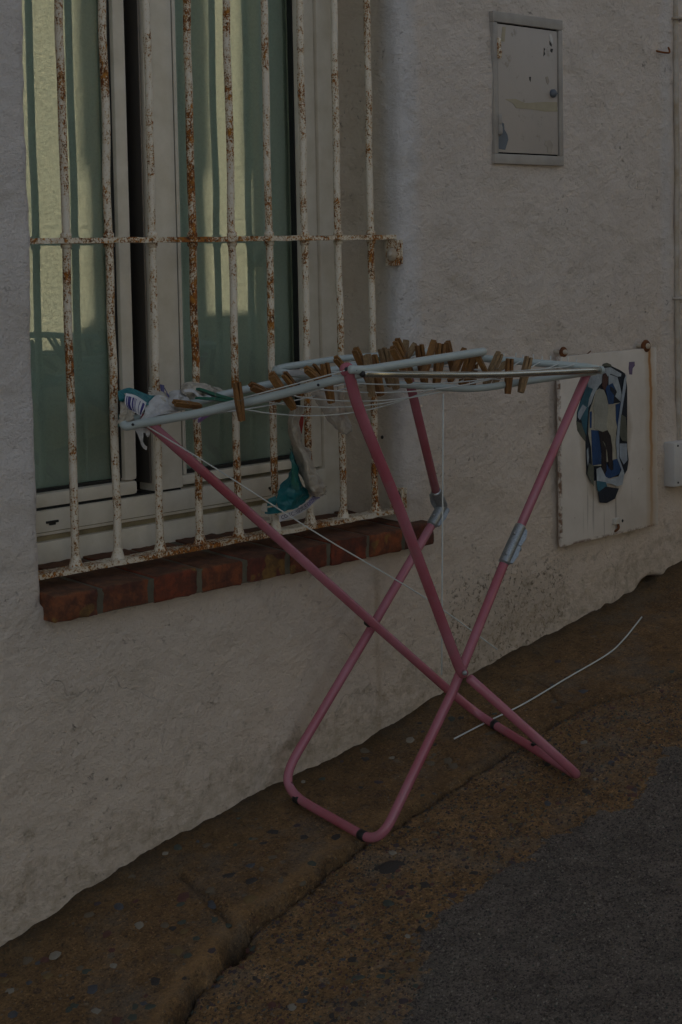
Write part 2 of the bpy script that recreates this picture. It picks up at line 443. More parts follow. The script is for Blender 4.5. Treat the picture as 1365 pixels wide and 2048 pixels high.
M = {}
M['plaster'] = plaster_mat()
M['cream'] = cream_wall_mat()
M['bar'] = rust_paint('rusty_white_paint', .505)
M['rail'] = rust_paint('rusty_rail_paint', .480, streak=(30, 30, 30))
M['pvc'] = simple('ivory_window_profile', (.80, .72, .60), .38, c2=(.66, .58, .45), bump=.0006, bs=40)
M['pvc2'] = simple('grimy_profile_groove', (.34, .27, .15), .8, var=.5, bump=.001)
M['gasket_gap_shade'] = simple('black_gasket_shade', (.012, .012, .011), .6)
M['dark'] = simple('shade_black', (.004, .004, .004), 1.0, spec=0.0)  # near-black colour stands in for the darkness of room and recess
M['curtain'] = None
def curtain():
    t = NT('pale_green_curtain'); w = t.co('World', (1, 1, .15)); g = t.co('World')
    col = t.mix(t.noise(w, 9, 3), (.76, .81, .76), (.68, .75, .70))
    return t.fin(col, .95, t.bump(t.noise(g, 500, 2), .0005, .6), spec=.1)
M['curtain'] = curtain()
def glass():
    t = NT('window_glass'); g = t.co('World')
    t.n.remove(t.b)
    tr = t.n.new('ShaderNodeBsdfTransparent'); tr.inputs[0].default_value = (.90, .97, .94, 1)
    gl = t.n.new('ShaderNodeBsdfGlossy'); gl.inputs['Roughness'].default_value = .012
    gl.inputs['Color'].default_value = (.95, 1, .93, 1)
    fr = t.n.new('ShaderNodeFresnel'); fr.inputs['IOR'].default_value = 2.1
    nn = t.bump(t.noise(g, 3, 2), .0004, .3); t.l(nn, gl.inputs['Normal'])
    dust = t.math('MULTIPLY', t.ramp(t.noise(g, 190, 4, .75), [(.45, 0), (.75, 1)]), .10)
    df = t.n.new('ShaderNodeBsdfDiffuse'); df.inputs[0].default_value = (.45, .43, .36, 1)
    mx = t.n.new('ShaderNodeMixShader'); t.l(fr.outputs[0], mx.inputs[0]); t.l(tr.outputs[0], mx.inputs[1]); t.l(gl.outputs[0], mx.inputs[2])
    m2 = t.n.new('ShaderNodeMixShader'); t.l(dust, m2.inputs[0]); t.l(mx.outputs[0], m2.inputs[1]); t.l(df.outputs[0], m2.inputs[2])
    t.l(m2.outputs[0], t.out.inputs[0]); return t.m
M['glass'] = glass()
def brick_mat():
    t = NT('fired_sill_brick'); w = t.co('World'); r = t.rnd()
    c = t.ramp(r, [(0, (.21, .042, .022)), (.25, (.29, .085, .03)), (.45, (.17, .045, .028)), (.65, (.30, .075, .028)), (.85, (.22, .07, .03)), (1, (.27, .09, .035))])
    c = t.mix(t.ramp(t.noise(w, 16, 5, .65), [(.42, 0), (.62, .85)]), c, (.075, .030, .024))
    c = t.mix(t.ramp(t.noise(t.co('World', (1, 1, 1), (4, 2, 1)), 9, 3, .5), [(.61, 0), (.63, .8)]), c, (.26, .15, .04))
    # darker brown upper face
    g = t.n.new('ShaderNodeNewGeometry'); nz = t.sep(g.outputs['Normal'])[2]
    top = t.math('MULTIPLY', t.ramp(nz, [(.5, 0), (.9, 1)]), t.ramp(t.noise(w, 20, 4), [(.25, .75), (.7, .5)]))
    c = t.mix(top, c, (.150, .078, .040))
    c = t.mix(t.ramp(t.noise(w, 42, 5, .7), [(.42, .6), (.60, 0)]), c, (.055, .028, .020))
    c = t.mix(.05, c, (.12, .07, .045))
    return t.fin(c, .85, t.bump(t.noise(w, 130, 4, .7), .002, .8), spec=.3)
M['brick'] = brick_mat()
M['mortar'] = simple('grey_mortar', (.15, .13, .09), .95, var=.4, bump=.002, bs=160)
def pink():
    t = NT('faded_pink_enamel'); w = t.co('World')
    g = t.n.new('ShaderNodeNewGeometry')
    col = t.mix(t.ramp(t.noise(w, 5, 4), [(.35, 0), (.7, 1)]), (.37, .088, .112), (.45, .175, .225))
    col = t.mix(t.ramp(t.noise(w, 230, 4, .75), [(.66, 0), (.70, .7)]), col, (.13, .04, .04))
    col = t.mix(t.ramp(t.noise(w, 30, 5, .7), [(.55, 0), (.72, .5)]), col, (.30, .16, .17))
    return t.fin(col, .27, t.bump(t.noise(w, 60, 3), .0006, .4), spec=.55)
M['pink'] = pink()
M['enamel'] = simple('pale_blue_enamel', (.44, .49, .475), .30, var=.10, bump=.0004, bs=60)
M['chrome'] = simple('worn_silver_tube', (.60, .58, .50), .24, metal=.9, var=.15)
M['wire'] = simple('plastic_coated_wire', (.62, .63, .60), .4, var=.15)
def zinc():
    t = NT('galvanised_hinge'); w = t.co('World')
    c = t.mix(t.noise(w, 30, 3), (.30, .32, .33), (.20, .21, .22), 'MIX')
    c = t.mix(t.math('MULTIPLY', t.sep(t.vor(w, 750, out='Color'))[0], .6), (.40, .42, .43), (.17, .18, .19))
    return t.fin(c, .42, t.bump(t.noise(w, 180, 3), .0006, .6), .75)
M['zinc'] = zinc()
M['rubber'] = simple('black_rubber', (.014, .013, .014), .55)
def wood(name, a, b):
    t = NT(name); o = t.co('Object', (1, 1, .12)); r = t.rnd()
    c = t.mix(r, a, b)
    c = t.mix(t.ramp(t.noise(o, 900, 4, .7), [(.36, .65), (.58, 0)]), c, (.055, .030, .014))
    c = t.mix(t.ramp(t.noise(t.co('Object'), 60, 3), [(.5, 0), (.75, .55)]), c, (.07, .045, .028))
    return t.fin(c, .8, t.bump(t.noise(o, 700, 3), .0006, .8), spec=.3)
M['wood'] = wood('weathered_peg_wood', (.36, .175, .052), (.23, .105, .036))
M['wood_pale'] = wood('grey_peg_wood', (.40, .27, .145), (.31, .20, .105))
M['green_plastic'] = simple('green_plastic', (.012, .13, .085), .4, var=.3)
M['purple_plastic'] = simple('faded_purple_plastic', (.30, .18, .42), .45, var=.2)
M['steel'] = simple('dull_spring_steel', (.20, .18, .16), .5, metal=.7)
def film(name, c, c2, trans=.15, alpha=None):
    t = NT(name); o = t.co('World')
    col = t.mix(t.ramp(t.noise(o, 35, 4, .6, .8), [(.35, 0), (.65, 1)]), c, c2)
    nn = t.bump(t.noise(t.warp(o, 14, .05), 60, 3, .5, 1.2), .004, .8)
    m = t.fin(col, .38, nn, spec=.4)
    if alpha: t.b.inputs['Alpha'].default_value = alpha
    return m
M['film_white'] = film('white_plastic_film', (.60, .58, .55), (.44, .42, .41))
M['film_cream'] = film('yellowed_plastic_film', (.52, .46, .37), (.36, .31, .26))
M['film_teal'] = film('teal_printed_film', (.015, .155, .165), (.012, .115, .135))
M['film_green'] = film('green_printed_film', (.012, .125, .075), (.01, .10, .10))
M['film_thin'] = film('thin_translucent_film', (.46, .41, .36), (.36, .32, .29), alpha=.62)
M['ink'] = simple('violet_ink', (.06, .045, .26), .5)
M['ink_black'] = simple('black_ink', (.02, .02, .03), .5)
M['red_plastic'] = simple('red_scrap', (.30, .025, .02), .5)
def barcode():
    t = NT('barcode_print'); u = t.tc.outputs['UV']; x, y, z = t.sep(u)
    cell = t.math('FLOOR', t.math('MULTIPLY', x, 34.0))
    wn_ = t.n.new('ShaderNodeTexWhiteNoise'); wn_.noise_dimensions = '1D'; t.l(cell, wn_.inputs['W'])
    on = t.math('GREATER_THAN', wn_.outputs[0], .46)
    inside = t.math('MULTIPLY', t.math('MULTIPLY', t.math('GREATER_THAN', y, .12), t.math('LESS_THAN', y, .93)), t.math('MULTIPLY', t.math('GREATER_THAN', x, .05), t.math('LESS_THAN', x, .95)))
    f = t.math('MULTIPLY', on, inside)
    col = t.mix(f, (.62, .60, .62), (.035, .03, .17))
    return t.fin(col, .4, t.bump(t.noise(t.co('World'), 50, 3), .003, .6))
M['barcode'] = barcode()
def hem():
    t = NT('printed_bag_hem'); x, y, z = t.sep(t.tc.outputs['UV'])
    n = t.noise(t.comb(t.math('MULTIPLY', x, 14.0), t.math('MULTIPLY', y, 3.0), 0.0), 3.5, 2, .5)
    ink_ = t.math('MULTIPLY', t.ramp(n, [(.44, 0), (.47, 1)]), t.math('MULTIPLY', t.math('GREATER_THAN', y, .15), t.math('LESS_THAN', y, .85)))
    vio = t.ramp(x, [(.50, (.03, .025, .05)), (.56, (.055, .04, .24))])
    col = t.mix(t.math('MULTIPLY', ink_, t.ramp(x, [(.28, 0), (.32, .85)])), (.50, .48, .50), vio)
    return t.fin(col, .4)
M['hem'] = hem()
def cab_mat():
    t = NT('grey_cabinet_paint'); w = t.co('World')
    c = t.mix(t.noise(t.co('World', (1, 1, .3)), 12, 4), (.47, .41, .365), (.40, .35, .31))
    c = t.mix(t.ramp(t.noise(w, 26, 5, .7), [(.62, 0), (.70, .6)]), c, (.21, .17, .12))
    c = t.mix(t.ramp(t.noise(w, 90, 3, .7), [(.71, 0), (.73, .9)]), c, (.05, .04, .035))
    return t.fin(c, .5, t.bump(t.noise(w, 22, 3), .002, .4))
M['cabinet'] = cab_mat()
M['cab_frame'] = simple('grey_cabinet_frame', (.40, .36, .32), .6, var=.25, bump=.0008)
M['cab_frame'].name = 'grey_cabinet_frame'
M['tape'] = simple('old_yellow_tape', (.42, .36, .25), .6, var=.25)
M['bare'] = simple('bare_blue_metal', (.13, .15, .18), .5, var=.3)
M['flake'] = simple('flaked_primer', (.42, .36, .30), .8, var=.35)
def panel_mat():
    t = NT('painted_steel_panel'); w = t.co('World'); x, y, z = t.sep(w)
    n = t.noise(w, 10, 4)
    c = t.mix(t.ramp(t.noise(w, 6, 5, .6), [(.35, 0), (.65, 1)]), (.70, .63, .56), (.58, .51, .44))
    # glue stain round the poster
    ex = t.math('DIVIDE', t.math('SUBTRACT', x, 3.532), .140); ez = t.math('DIVIDE', t.math('SUBTRACT', z, .845), .205)
    rr = t.math('ADD', t.math('MULTIPLY', ex, ex), t.math('MULTIPLY', ez, ez)); rr = t.math('ADD', rr, t.math('MULTIPLY', n, .5))
    c = t.mix(t.ramp(rr, [(.8, .55), (1.75, 0)]), c, (.33, .25, .165))
    # drips below
    dx = t.noise(t.comb(x, 0.0, t.math('MULTIPLY', z, .03)), 62, 2, .6)
    dr = t.math('MULTIPLY', t.ramp(dx, [(.60, 0), (.64, 1)]), t.math('MULTIPLY', t.ramp(z, [(.58, .6), (.70, .9), (.74, 0)]), t.gauss(x, 3.53, .17)))
    c = t.mix(t.math('MULTIPLY', dr, .6), c, (.15, .12, .09))
    # rust run from the right hook
    wob = t.math('MULTIPLY', t.math('SUBTRACT', t.noise(t.comb(0.0, 0.0, z), 8, 4), .5), .035)
    ru = t.gauss(t.math('ADD', x, wob), 3.738, .008); ru2 = t.gauss(t.math('ADD', x, wob), 3.738, .028)
    c = t.mix(t.math('MULTIPLY', ru2, .5), c, (.45, .30, .15))
    c = t.mix(t.math('MULTIPLY', ru, t.ramp(z, [(.60, .3), (.85, .9), (1.1, 1)])), c, (.38, .16, .03))
    # edges rusting
    eg = t.math('MAXIMUM', t.gauss(x, 3.336, .007), t.gauss(z, .588, .008))
    c = t.mix(t.math('MULTIPLY', eg, t.ramp(t.noise(w, 60, 4), [(.45, 0), (.6, .9)])), c, (.16, .07, .03))
    rs = t.ramp(t.noise(w, 75, 4, .7), [(.69, 0), (.72, .8)])
    c = t.mix(rs, c, (.22, .10, .05))
    return t.fin(c, .55, t.bump(n, .001, .5))
M['panel'] = panel_mat()
M['rusty'] = simple('bare_rust', (.22, .075, .02), .95, c2=(.07, .028, .014), bump=.002, bs=200)
M['white_lug'] = simple('painted_lug', (.58, .55, .50), .5, c2=(.42, .30, .18))
M['box_white'] = simple('white_box_plastic', (.60, .57, .54), .5, var=.12)
M['conduit'] = simple('painted_conduit', (.52, .47, .42), .8, c2=(.36, .27, .17), bump=.001)
M['conduit'].name = 'painted_conduit'
M['pavement'] = pebble_ground('pebbled_pavement', (.31, .18, .078), (.225, .125, .053), (.035, .03, .028), 190, .62, wall_tone=(.085, .055, .022))
M['rough'] = pebble_ground('worn_aggregate', (.36, .205, .088), (.25, .14, .060), (.03, .022, .024), 150, .80)
M['road'] = pebble_ground('fine_grey_concrete', (.24, .195, .16), (.195, .16, .132), (.035, .030, .026), 210, .88, stones=False)
STONE = [simple('stone_' + n, c, .7, var=.35, bump=.001, bs=120) for n, c in (
    ('charcoal', (.048, .038, .032)), ('slate', (.085, .085, .092)), ('plum', (.075, .050, .050)), ('chalk', (.30, .26, .20)),
    ('ochre', (.20, .125, .045)), ('russet', (.13, .050, .035)), ('tan', (.165, .125, .080)), ('greenish', (.07, .08, .06)))]

# ------------------------------------------------------------------ ground sheets
def axis(lo, a, b, hi, step, ratio=1.35):
    mid = list(np.arange(a, b + 1e-6, step)); s = step; L = []; v = a
    while v > lo: s *= ratio; v -= s; L.append(v)
    R = []; s = step; v = b
    while v < hi: s *= ratio; v += s; R.append(v)
    return np.array(L[::-1] + mid + R)
gx = axis(-55, 1.5, 4.0, 60, .0045); gy = axis(-60, -1.15, 0.02, .03, .0045)
GX, GY = np.meshgrid(gx, gy, indexing='ij')
GZ = gz(GX, GY)
nx, ny = GX.shape
V = np.stack([GX, GY, GZ], -1).reshape(-1, 3)
ii, jj = np.meshgrid(np.arange(nx - 1), np.arange(ny - 1), indexing='ij')
q = np.stack([ii * ny + jj, (ii + 1) * ny + jj, (ii + 1) * ny + jj + 1, ii * ny + jj + 1], -1).reshape(-1, 4)
cxy = V[q].mean(1)
zn = zone(cxy[:, 0], cxy[:, 1]).astype(int)
def ground_dirt_shade(v):  # dirt, plus groove shade and lit lip painted into the colour
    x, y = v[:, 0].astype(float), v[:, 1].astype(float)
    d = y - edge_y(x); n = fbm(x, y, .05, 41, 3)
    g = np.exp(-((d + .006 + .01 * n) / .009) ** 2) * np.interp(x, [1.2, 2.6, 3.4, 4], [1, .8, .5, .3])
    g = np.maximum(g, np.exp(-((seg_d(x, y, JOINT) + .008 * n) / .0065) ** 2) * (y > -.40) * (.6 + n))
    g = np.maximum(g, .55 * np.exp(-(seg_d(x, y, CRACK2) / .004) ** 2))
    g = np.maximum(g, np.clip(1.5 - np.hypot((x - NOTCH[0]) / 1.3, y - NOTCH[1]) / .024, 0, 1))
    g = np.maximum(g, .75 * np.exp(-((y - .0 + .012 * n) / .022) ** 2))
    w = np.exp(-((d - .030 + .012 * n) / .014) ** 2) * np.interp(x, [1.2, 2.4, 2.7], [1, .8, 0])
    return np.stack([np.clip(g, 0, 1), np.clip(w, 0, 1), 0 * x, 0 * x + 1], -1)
def fast_mesh(name, V, Q, mat, smooth=True, kind='structure', parent=None):
    used, inv = np.unique(Q.ravel(), return_inverse=True)
    v = V[used].astype(np.float32); Qn = inv.reshape(Q.shape).astype(np.int32)
    if parent is not None: v = v - np.array(parent_world(parent), dtype=np.float32)
    me = bpy.data.meshes.new(name)
    me.vertices.add(len(v)); me.vertices.foreach_set('co', v.ravel())
    me.loops.add(Qn.size); me.loops.foreach_set('vertex_index', Qn.ravel())
    me.polygons.add(len(Qn)); me.polygons.foreach_set('loop_start', np.arange(0, Qn.size, 4, dtype=np.int32))
    me.polygons.foreach_set('loop_total', np.full(len(Qn), 4, dtype=np.int32))
    me.polygons.foreach_set('use_smooth', np.full(len(Qn), smooth))
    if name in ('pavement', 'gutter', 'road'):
        at_ = me.color_attributes.new('dirt_shade', 'FLOAT_COLOR', 'POINT'); at_.data.foreach_set('color', ground_dirt_shade(v).astype(np.float32).ravel())
    me.materials.append(mat); me.update(calc_edges=True); me.validate()
    o = bpy.data.objects.new(name, me); link(o, parent)
    if kind: o['kind'] = kind
    return o
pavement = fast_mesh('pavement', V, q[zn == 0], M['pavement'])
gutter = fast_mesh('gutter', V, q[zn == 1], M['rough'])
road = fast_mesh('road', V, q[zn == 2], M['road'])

# stones set in the concrete
stone_shapes = []
for k in range(7):
    bm = bmesh.new(); bmesh.ops.create_icosphere(bm, subdivisions=1 if k < 3 else 2, radius=1)
    r_ = random.Random(k)
    for v in bm.verts:
        v.co *= 1 + r_.uniform(-.16, .16); v.co.x *= 1 + .12 * math.sin(3 * v.co.y + k)
    me = bpy.data.meshes.new('pebble_shape'); bm.to_mesh(me); bm.free()
    me.polygons.foreach_set('use_smooth', [True] * len(me.polygons))
    me.materials.append(STONE[0]); stone_shapes.append(me)
_sm = {}
def stone_mesh(k, m):
    if (k, m) not in _sm:
        me = stone_shapes[k].copy(); me.materials.clear(); me.materials.append(STONE[m]); _sm[(k, m)] = me
    return _sm[(k, m)]
def slope_matrix(x, y):
    e = .02
    n = Vector((-(float(basez(x + e)) - float(basez(x - e))) / (2 * e), -KY, 1)).normalized()
    return n.to_track_quat('Z', 'Y').to_matrix().to_4x4()
def pebble(x, y, a, b, h, rot, m):
    z = float(gz(x, y)); zz = int(zone(np.array(x), np.array(y)))
    par = (pavement, gutter, road)[zz]
    o = bpy.data.objects.new('pebble', stone_mesh(random.randrange(7), m))
    o.matrix_world = Matrix.Translation((x, y, z - h * .55)) @ slope_matrix(x, y) @ Matrix.Rotation(rot, 4, 'Z') @ Matrix.Diagonal((a, b, h, 1))
    link(o, par)
# (px, py, width px, height px, stone colour): the stones one can tell apart in the photograph
known = [(109, 1908, 28, 30, 3), (192, 2023, 26, 22, 3), (185, 1977, 26, 26, 1), (427, 1806, 27, 18, 1), (367, 1792, 32, 18, 5), (354, 1903, 42, 22, 4),
         (546, 1664, 26, 12, 0), (608, 1673, 18, 8, 0), (354, 1693, 22, 12, 7), (456, 1750, 32, 10, 0), (503, 1760, 28, 9, 0), (500, 1796, 34, 12, 4),
         (226, 1930, 22, 12, 3), (309, 1962, 26, 15, 0), (232, 2038, 26, 18, 5), (172, 1941, 24, 12, 7), (392, 1876, 18, 9, 7), (238, 1813, 26, 14, 1),
         (436, 1941, 18, 14, 1), (469, 1920, 13, 14, 2), (544, 1714, 30, 9, 6), (595, 1651, 28, 10, 2), (623, 1726, 20, 12, 7), (585, 2015, 22, 16, 3),
         (784, 1732, 72, 20, 0), (849, 1768, 22, 12, 0), (920, 1699, 16, 20, 2), (1025, 1641, 22, 10, 4), (778, 1806, 26, 16, 7), (818, 1800, 18, 12, 5),
         (779, 1873, 16, 15, 0), (844, 1859, 18, 12, 0), (708, 2007, 18, 10, 0), (765, 1939, 14, 14, 0), (820, 1906, 30, 12, 4), (684, 1919, 28, 10, 1),
         (909, 1531, 24, 11, 6), (949, 1539, 24, 10, 6), (820, 1478, 20, 10, 3), (728, 1500, 22, 12, 6), (905, 1437, 18, 10, 7), (730, 1518, 20, 10, 0),
         (757, 1565, 26, 10, 2), (720, 1575, 16, 8, 0), (860, 1526, 20, 9, 6), (1115, 1416, 22, 8, 0), (1168, 1382, 24, 6, 1), (1095, 1605, 16, 12, 1),
         (1172, 1582, 20, 8, 0), (1025, 1725, 16, 8, 2), (950, 1745, 18, 8, 0), (905, 1790, 20, 10, 2), (700, 1860, 18, 10, 5), (640, 1950, 20, 14, 2),
         (612, 1985, 18, 12, 0), (560, 1965, 16, 9, 0), (545, 2010, 22, 14, 5), (665, 2030, 18, 12, 0), (560, 1880, 16, 9, 2), (600, 1870, 18, 8, 0),
         (330, 1850, 22, 10, 6), (280, 1850, 22, 13, 3), (150, 2010, 22, 14, 7), (55, 1920, 22, 14, 6), (75, 1925, 20, 9, 1), (95, 1950, 24, 12, 4),
         (60, 1965, 22, 12, 1), (25, 2030, 26, 20, 1), (215, 1868, 34, 16, 5), (160, 1935, 28, 14, 6), (415, 1690, 24, 9, 6), (330, 1705, 18, 8, 3)]
for px, py, wpx, hpx, m in known:
    p = ground_at(px, py); sc = (p - CAM).dot(fw) / F
    fs = max(.28, abs(ray(px, py).normalized().z) * 1.15)
    a = wpx * sc / 2; b = min(hpx * sc / 2 / fs, a * 1.3)
    pebble(p.x, p.y, a, b, min(a, b) * .38, -YAW + pi / 2 + pi / 2 + random.uniform(-.25, .25) - pi / 2, m)
for k in range(215):
    for _ in range(20):
        px, py = random.uniform(0, 1365), random.uniform(1300, 2048)
        p = ground_at(px, py)
        if p.y < -.02 and 1.5 < p.x < 3.9:
            zz = int(zone(np.array(p.x), np.array(p.y)))
            if zz == 1 or (zz == 0 and random.random() < .55): break
    else: continue
    s = random.uniform(.0045, .010) if zz == 1 else random.uniform(.005, .011)
    m = random.choices(range(8), [5, 2, 3, .5, 2, 2, 4, 2] if zz == 1 else [2, 1, 1, .5, 1.5, 1.5, 6, 2])[0]
    pebble(p.x, p.y, s * random.uniform(1, 1.5), s, s * .36, random.uniform(0, pi), m)
# the finest grit, too many to count
def grit(name, n, cond, smin, smax, h, mats, seed):
    R_ = np.random.default_rng(seed)
    xs = R_.uniform(1.5, 3.95, n * 3); ys = R_.uniform(-1.1, -.01, n * 3)
    z_ = zone(xs, ys); ok = np.isin(z_, cond); xs, ys = xs[ok][:n], ys[ok][:n]; n = len(xs)
    zs = gz(xs, ys)
    tpl = np.array([[1, 0, 0], [.4, .9, 0], [-.6, .75, 0], [-1, -.1, 0], [-.35, -.9, 0], [.65, -.7, 0], [.1, .1, 1]], float)
    fc = [(0, 1, 6), (1, 2, 6), (2, 3, 6), (3, 4, 6), (4, 5, 6), (5, 0, 6)]
    a = R_.uniform(0, 6.28, n); s = R_.uniform(smin, smax, n) ; e = R_.uniform(.55, 1, n)
    vx = tpl[None, :, 0] * s[:, None]; vy = tpl[None, :, 1] * (s * e)[:, None]
    X = xs[:, None] + vx * np.cos(a)[:, None] - vy * np.sin(a)[:, None]
    Y = ys[:, None] + vx * np.sin(a)[:, None] + vy * np.cos(a)[:, None]
    Z = zs[:, None] - .0012 + tpl[None, :, 2] * (s * h + .0012)[:, None] + (X - xs[:, None]) * .163 + (Y - ys[:, None]) * KY
    v = np.stack([X, Y, Z], -1).reshape(-1, 3)
    faces = [(b + f[0], b + f[1], b + f[2]) for b in range(0, n * 7, 7) for f in fc]
    mi = np.repeat(R_.integers(0, len(mats), n), 6)
    o = mesh_obj(name, v, faces, mats, smooth=True, fm=mi.tolist()); o['kind'] = 'stuff'
    return o
g1 = grit('grit', 9000, [1], .0012, .0050, .75, [STONE[0], STONE[2], STONE[5], STONE[6], STONE[0], STONE[7], STONE[4]], 5)
tag(g1, 'dark and rust coloured grit showing in the worn concrete beside the kerb edge', 'grit')
g2 = grit('fine_grit', 12000, [2], 0.0012, .0038, .8, [STONE[0], STONE[7], STONE[6], STONE[0], STONE[2], STONE[3]], 6)
tag(g2, 'fine dark grit in the smooth grey concrete of the road', 'grit')

# ------------------------------------------------------------------ the house
house = empty('house', (1.5, 0, .1), 'whitewashed rough plastered house with barred window and brick sill', 'house')
OX0, OX1, OZ0, OZ1 = 1.775, 2.782, .70, 2.30
def wall_y(x, z):
    y = .010 * fbm(x, z, .55, 20, 2) + .0050 * fbm(x, z, .085, 23, 3) + .0016 * vn(x, z, .014, 27)
    y = y + .0030 * np.clip(fbm(x * .8 + z * .3, z, .04, 31, 2) + .15, -1, 1)
    hole = np.exp(-(((x - 3.765) / .055) ** 2 + ((z - .405) / .035) ** 2) ** 2)
    return y + hole * .05
xs = axis(-7.5, 1.45, OX0, OX0, .007)
xs = xs[xs < OX0 - .001]
R0 = .022
xl = OX0 - R0 * np.array([1, .7, .45, .25, .12, .04, 0]); xs = np.concatenate([xs[xs < OX0 - R0 - .003], xl])
xm = np.arange(OX0 + .007, OX1, .007)
xr = OX1 + R0 * np.array([0, .04, .12, .25, .45, .7, 1]); xr2 = axis(OX1 + R0, OX1 + R0, 4.05, 4.68, .007)
xr2 = xr2[(xr2 > OX1 + R0 + .003) & (xr2 < 4.68)]
X = np.concatenate([xs, xm, xr, xr2, [4.69]])
zz = axis(-2.2, 0.0, OZ0, OZ0, .007); zz = zz[zz < OZ0 - .003]
zu = np.arange(OZ0, 2.12, .007); zu2 = axis(2.12, 2.12, 2.13, 6.6, .01, 1.4); zu2 = np.sort(np.append(zu2[zu2 > 2.122], OZ1))
Z = np.concatenate([zz, zu, zu2])
WX_, WZ_ = np.meshgrid(X, Z, indexing='ij')
WY_ = wall_y(WX_, WZ_)
dl = np.where(WX_ <= OX0 + 1e-6, OX0 - WX_, np.where(WX_ >= OX1 - 1e-6, WX_ - OX1, 9)); dl = np.where(WZ_ >= OZ0 - 1e-6, dl, 9)
dr_ = np.clip(dl, 0, R0); WY_ = WY_ + np.where(dl < R0, R0 - np.sqrt(np.maximum(R0 ** 2 - (R0 - dr_) ** 2, 0)), 0)
WX_ = WX_ + np.where((dl < R0) & (WZ_ > OZ0), .004 * vn(WY_ * 0 + 3, WZ_, .04, 33) * (1 - dr_ / R0), 0)
WV = np.stack([WX_, WY_, WZ_], -1).reshape(-1, 3); a_, b_ = WX_.shape
ii, jj = np.meshgrid(np.arange(a_ - 1), np.arange(b_ - 1), indexing='ij')
Q = np.stack([ii * b_ + jj, (ii + 1) * b_ + jj, (ii + 1) * b_ + jj + 1, ii * b_ + jj + 1], -1).reshape(-1, 4)
xc = (X[:-1] + X[1:]) / 2; zc = (Z[:-1] + Z[1:]) / 2
inside = ((xc > OX0) & (xc < OX1))[:, None] & ((zc > OZ0) & (zc < OZ1))[None, :]
Q = Q[~inside.reshape(-1)]
# plastered reveals
parts_v = [WV]; parts_q = [Q]; off = len(WV)
for side, x0 in ((1, OX0), (-1, OX1)):
    zr = Z[(Z >= OZ0 - 1e-6) & (Z <= OZ1 + 1e-6)]; yr = np.concatenate([[0], np.arange(.012, .30, .012)])
    YY, ZZ = np.meshgrid(yr, zr, indexing='ij')
    y0 = wall_y(np.full_like(ZZ, x0), ZZ) + R0
    fade = np.clip(YY / .03, 0, 1)
    Yv = y0 * (1 - fade) + R0 * fade + YY
    Xv = x0 + .004 * vn(YY * 0 + 3, ZZ, .04, 33) * (1 - fade) + fade * (.005 * fbm(YY, ZZ, .12, 35, 3) + .001 * vn(YY, ZZ, .015, 36))
    v = np.stack([Xv, Yv, ZZ], -1).reshape(-1, 3); c_, d_ = YY.shape
    i2, j2 = np.meshgrid(np.arange(c_ - 1), np.arange(d_ - 1), indexing='ij')
    qq = np.stack([i2 * d_ + j2, i2 * d_ + j2 + 1, (i2 + 1) * d_ + j2 + 1, (i2 + 1) * d_ + j2], -1).reshape(-1, 4) + off
    parts_v.append(v); parts_q.append(qq); off += len(v)
sv = np.array([[OX0 - .02, 0.004, OZ1], [OX1 + .02, 0.004, OZ1], [OX1 + .02, .33, OZ1], [OX0 - .02, .33, OZ1]])
parts_v.append(sv); parts_q.append(np.array([[0, 1, 2, 3]]) + off)
wall = fast_mesh('wall', np.concatenate(parts_v), np.concatenate(parts_q), M['plaster'], kind=None, parent=house)
# rear shell so that the room behind the window is closed and the house throws its shade
bm = bmesh.new()
def quad(bm, *p, mat=0):
    f = bm.faces.new([bm.verts.new(v) for v in p]); f.material_index = mat
X0, X1, Y1, ZT, ZB = -7.5, 4.69, 5.0, 6.6, -2.2
quad(bm, (X0, 0.02, ZB), (X0, Y1, ZB), (X0, Y1, ZT), (X0, 0.02, ZT))
quad(bm, (X1, .02, ZB), (X1, Y1, ZB), (X1, Y1, ZT), (X1, .02, ZT))
quad(bm, (X0, Y1, ZB), (X1, Y1, ZB), (X1, Y1, ZT), (X0, Y1, ZT))
bm_obj('rear_wall', bm, M['cream'], house)
bm = bmesh.new(); add_box(bm, X0 - .1, X1 + .0, -.05, Y1 + .1, ZT + .004, ZT + .2); bm_obj('roof', bm, M['cream'], house)
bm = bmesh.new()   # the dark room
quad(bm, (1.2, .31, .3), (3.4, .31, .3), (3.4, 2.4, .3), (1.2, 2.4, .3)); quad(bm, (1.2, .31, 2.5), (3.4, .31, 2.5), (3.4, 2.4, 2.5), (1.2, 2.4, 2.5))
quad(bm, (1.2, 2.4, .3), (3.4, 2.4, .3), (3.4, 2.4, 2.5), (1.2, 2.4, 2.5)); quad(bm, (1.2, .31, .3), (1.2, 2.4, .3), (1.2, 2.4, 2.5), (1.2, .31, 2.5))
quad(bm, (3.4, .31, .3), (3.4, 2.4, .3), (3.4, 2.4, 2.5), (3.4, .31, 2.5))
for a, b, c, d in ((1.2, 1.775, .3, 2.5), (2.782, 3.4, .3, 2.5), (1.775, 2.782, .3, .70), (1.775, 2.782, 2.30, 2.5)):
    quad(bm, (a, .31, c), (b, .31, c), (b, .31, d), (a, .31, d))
bm_obj('room', bm, M['dark'], house)

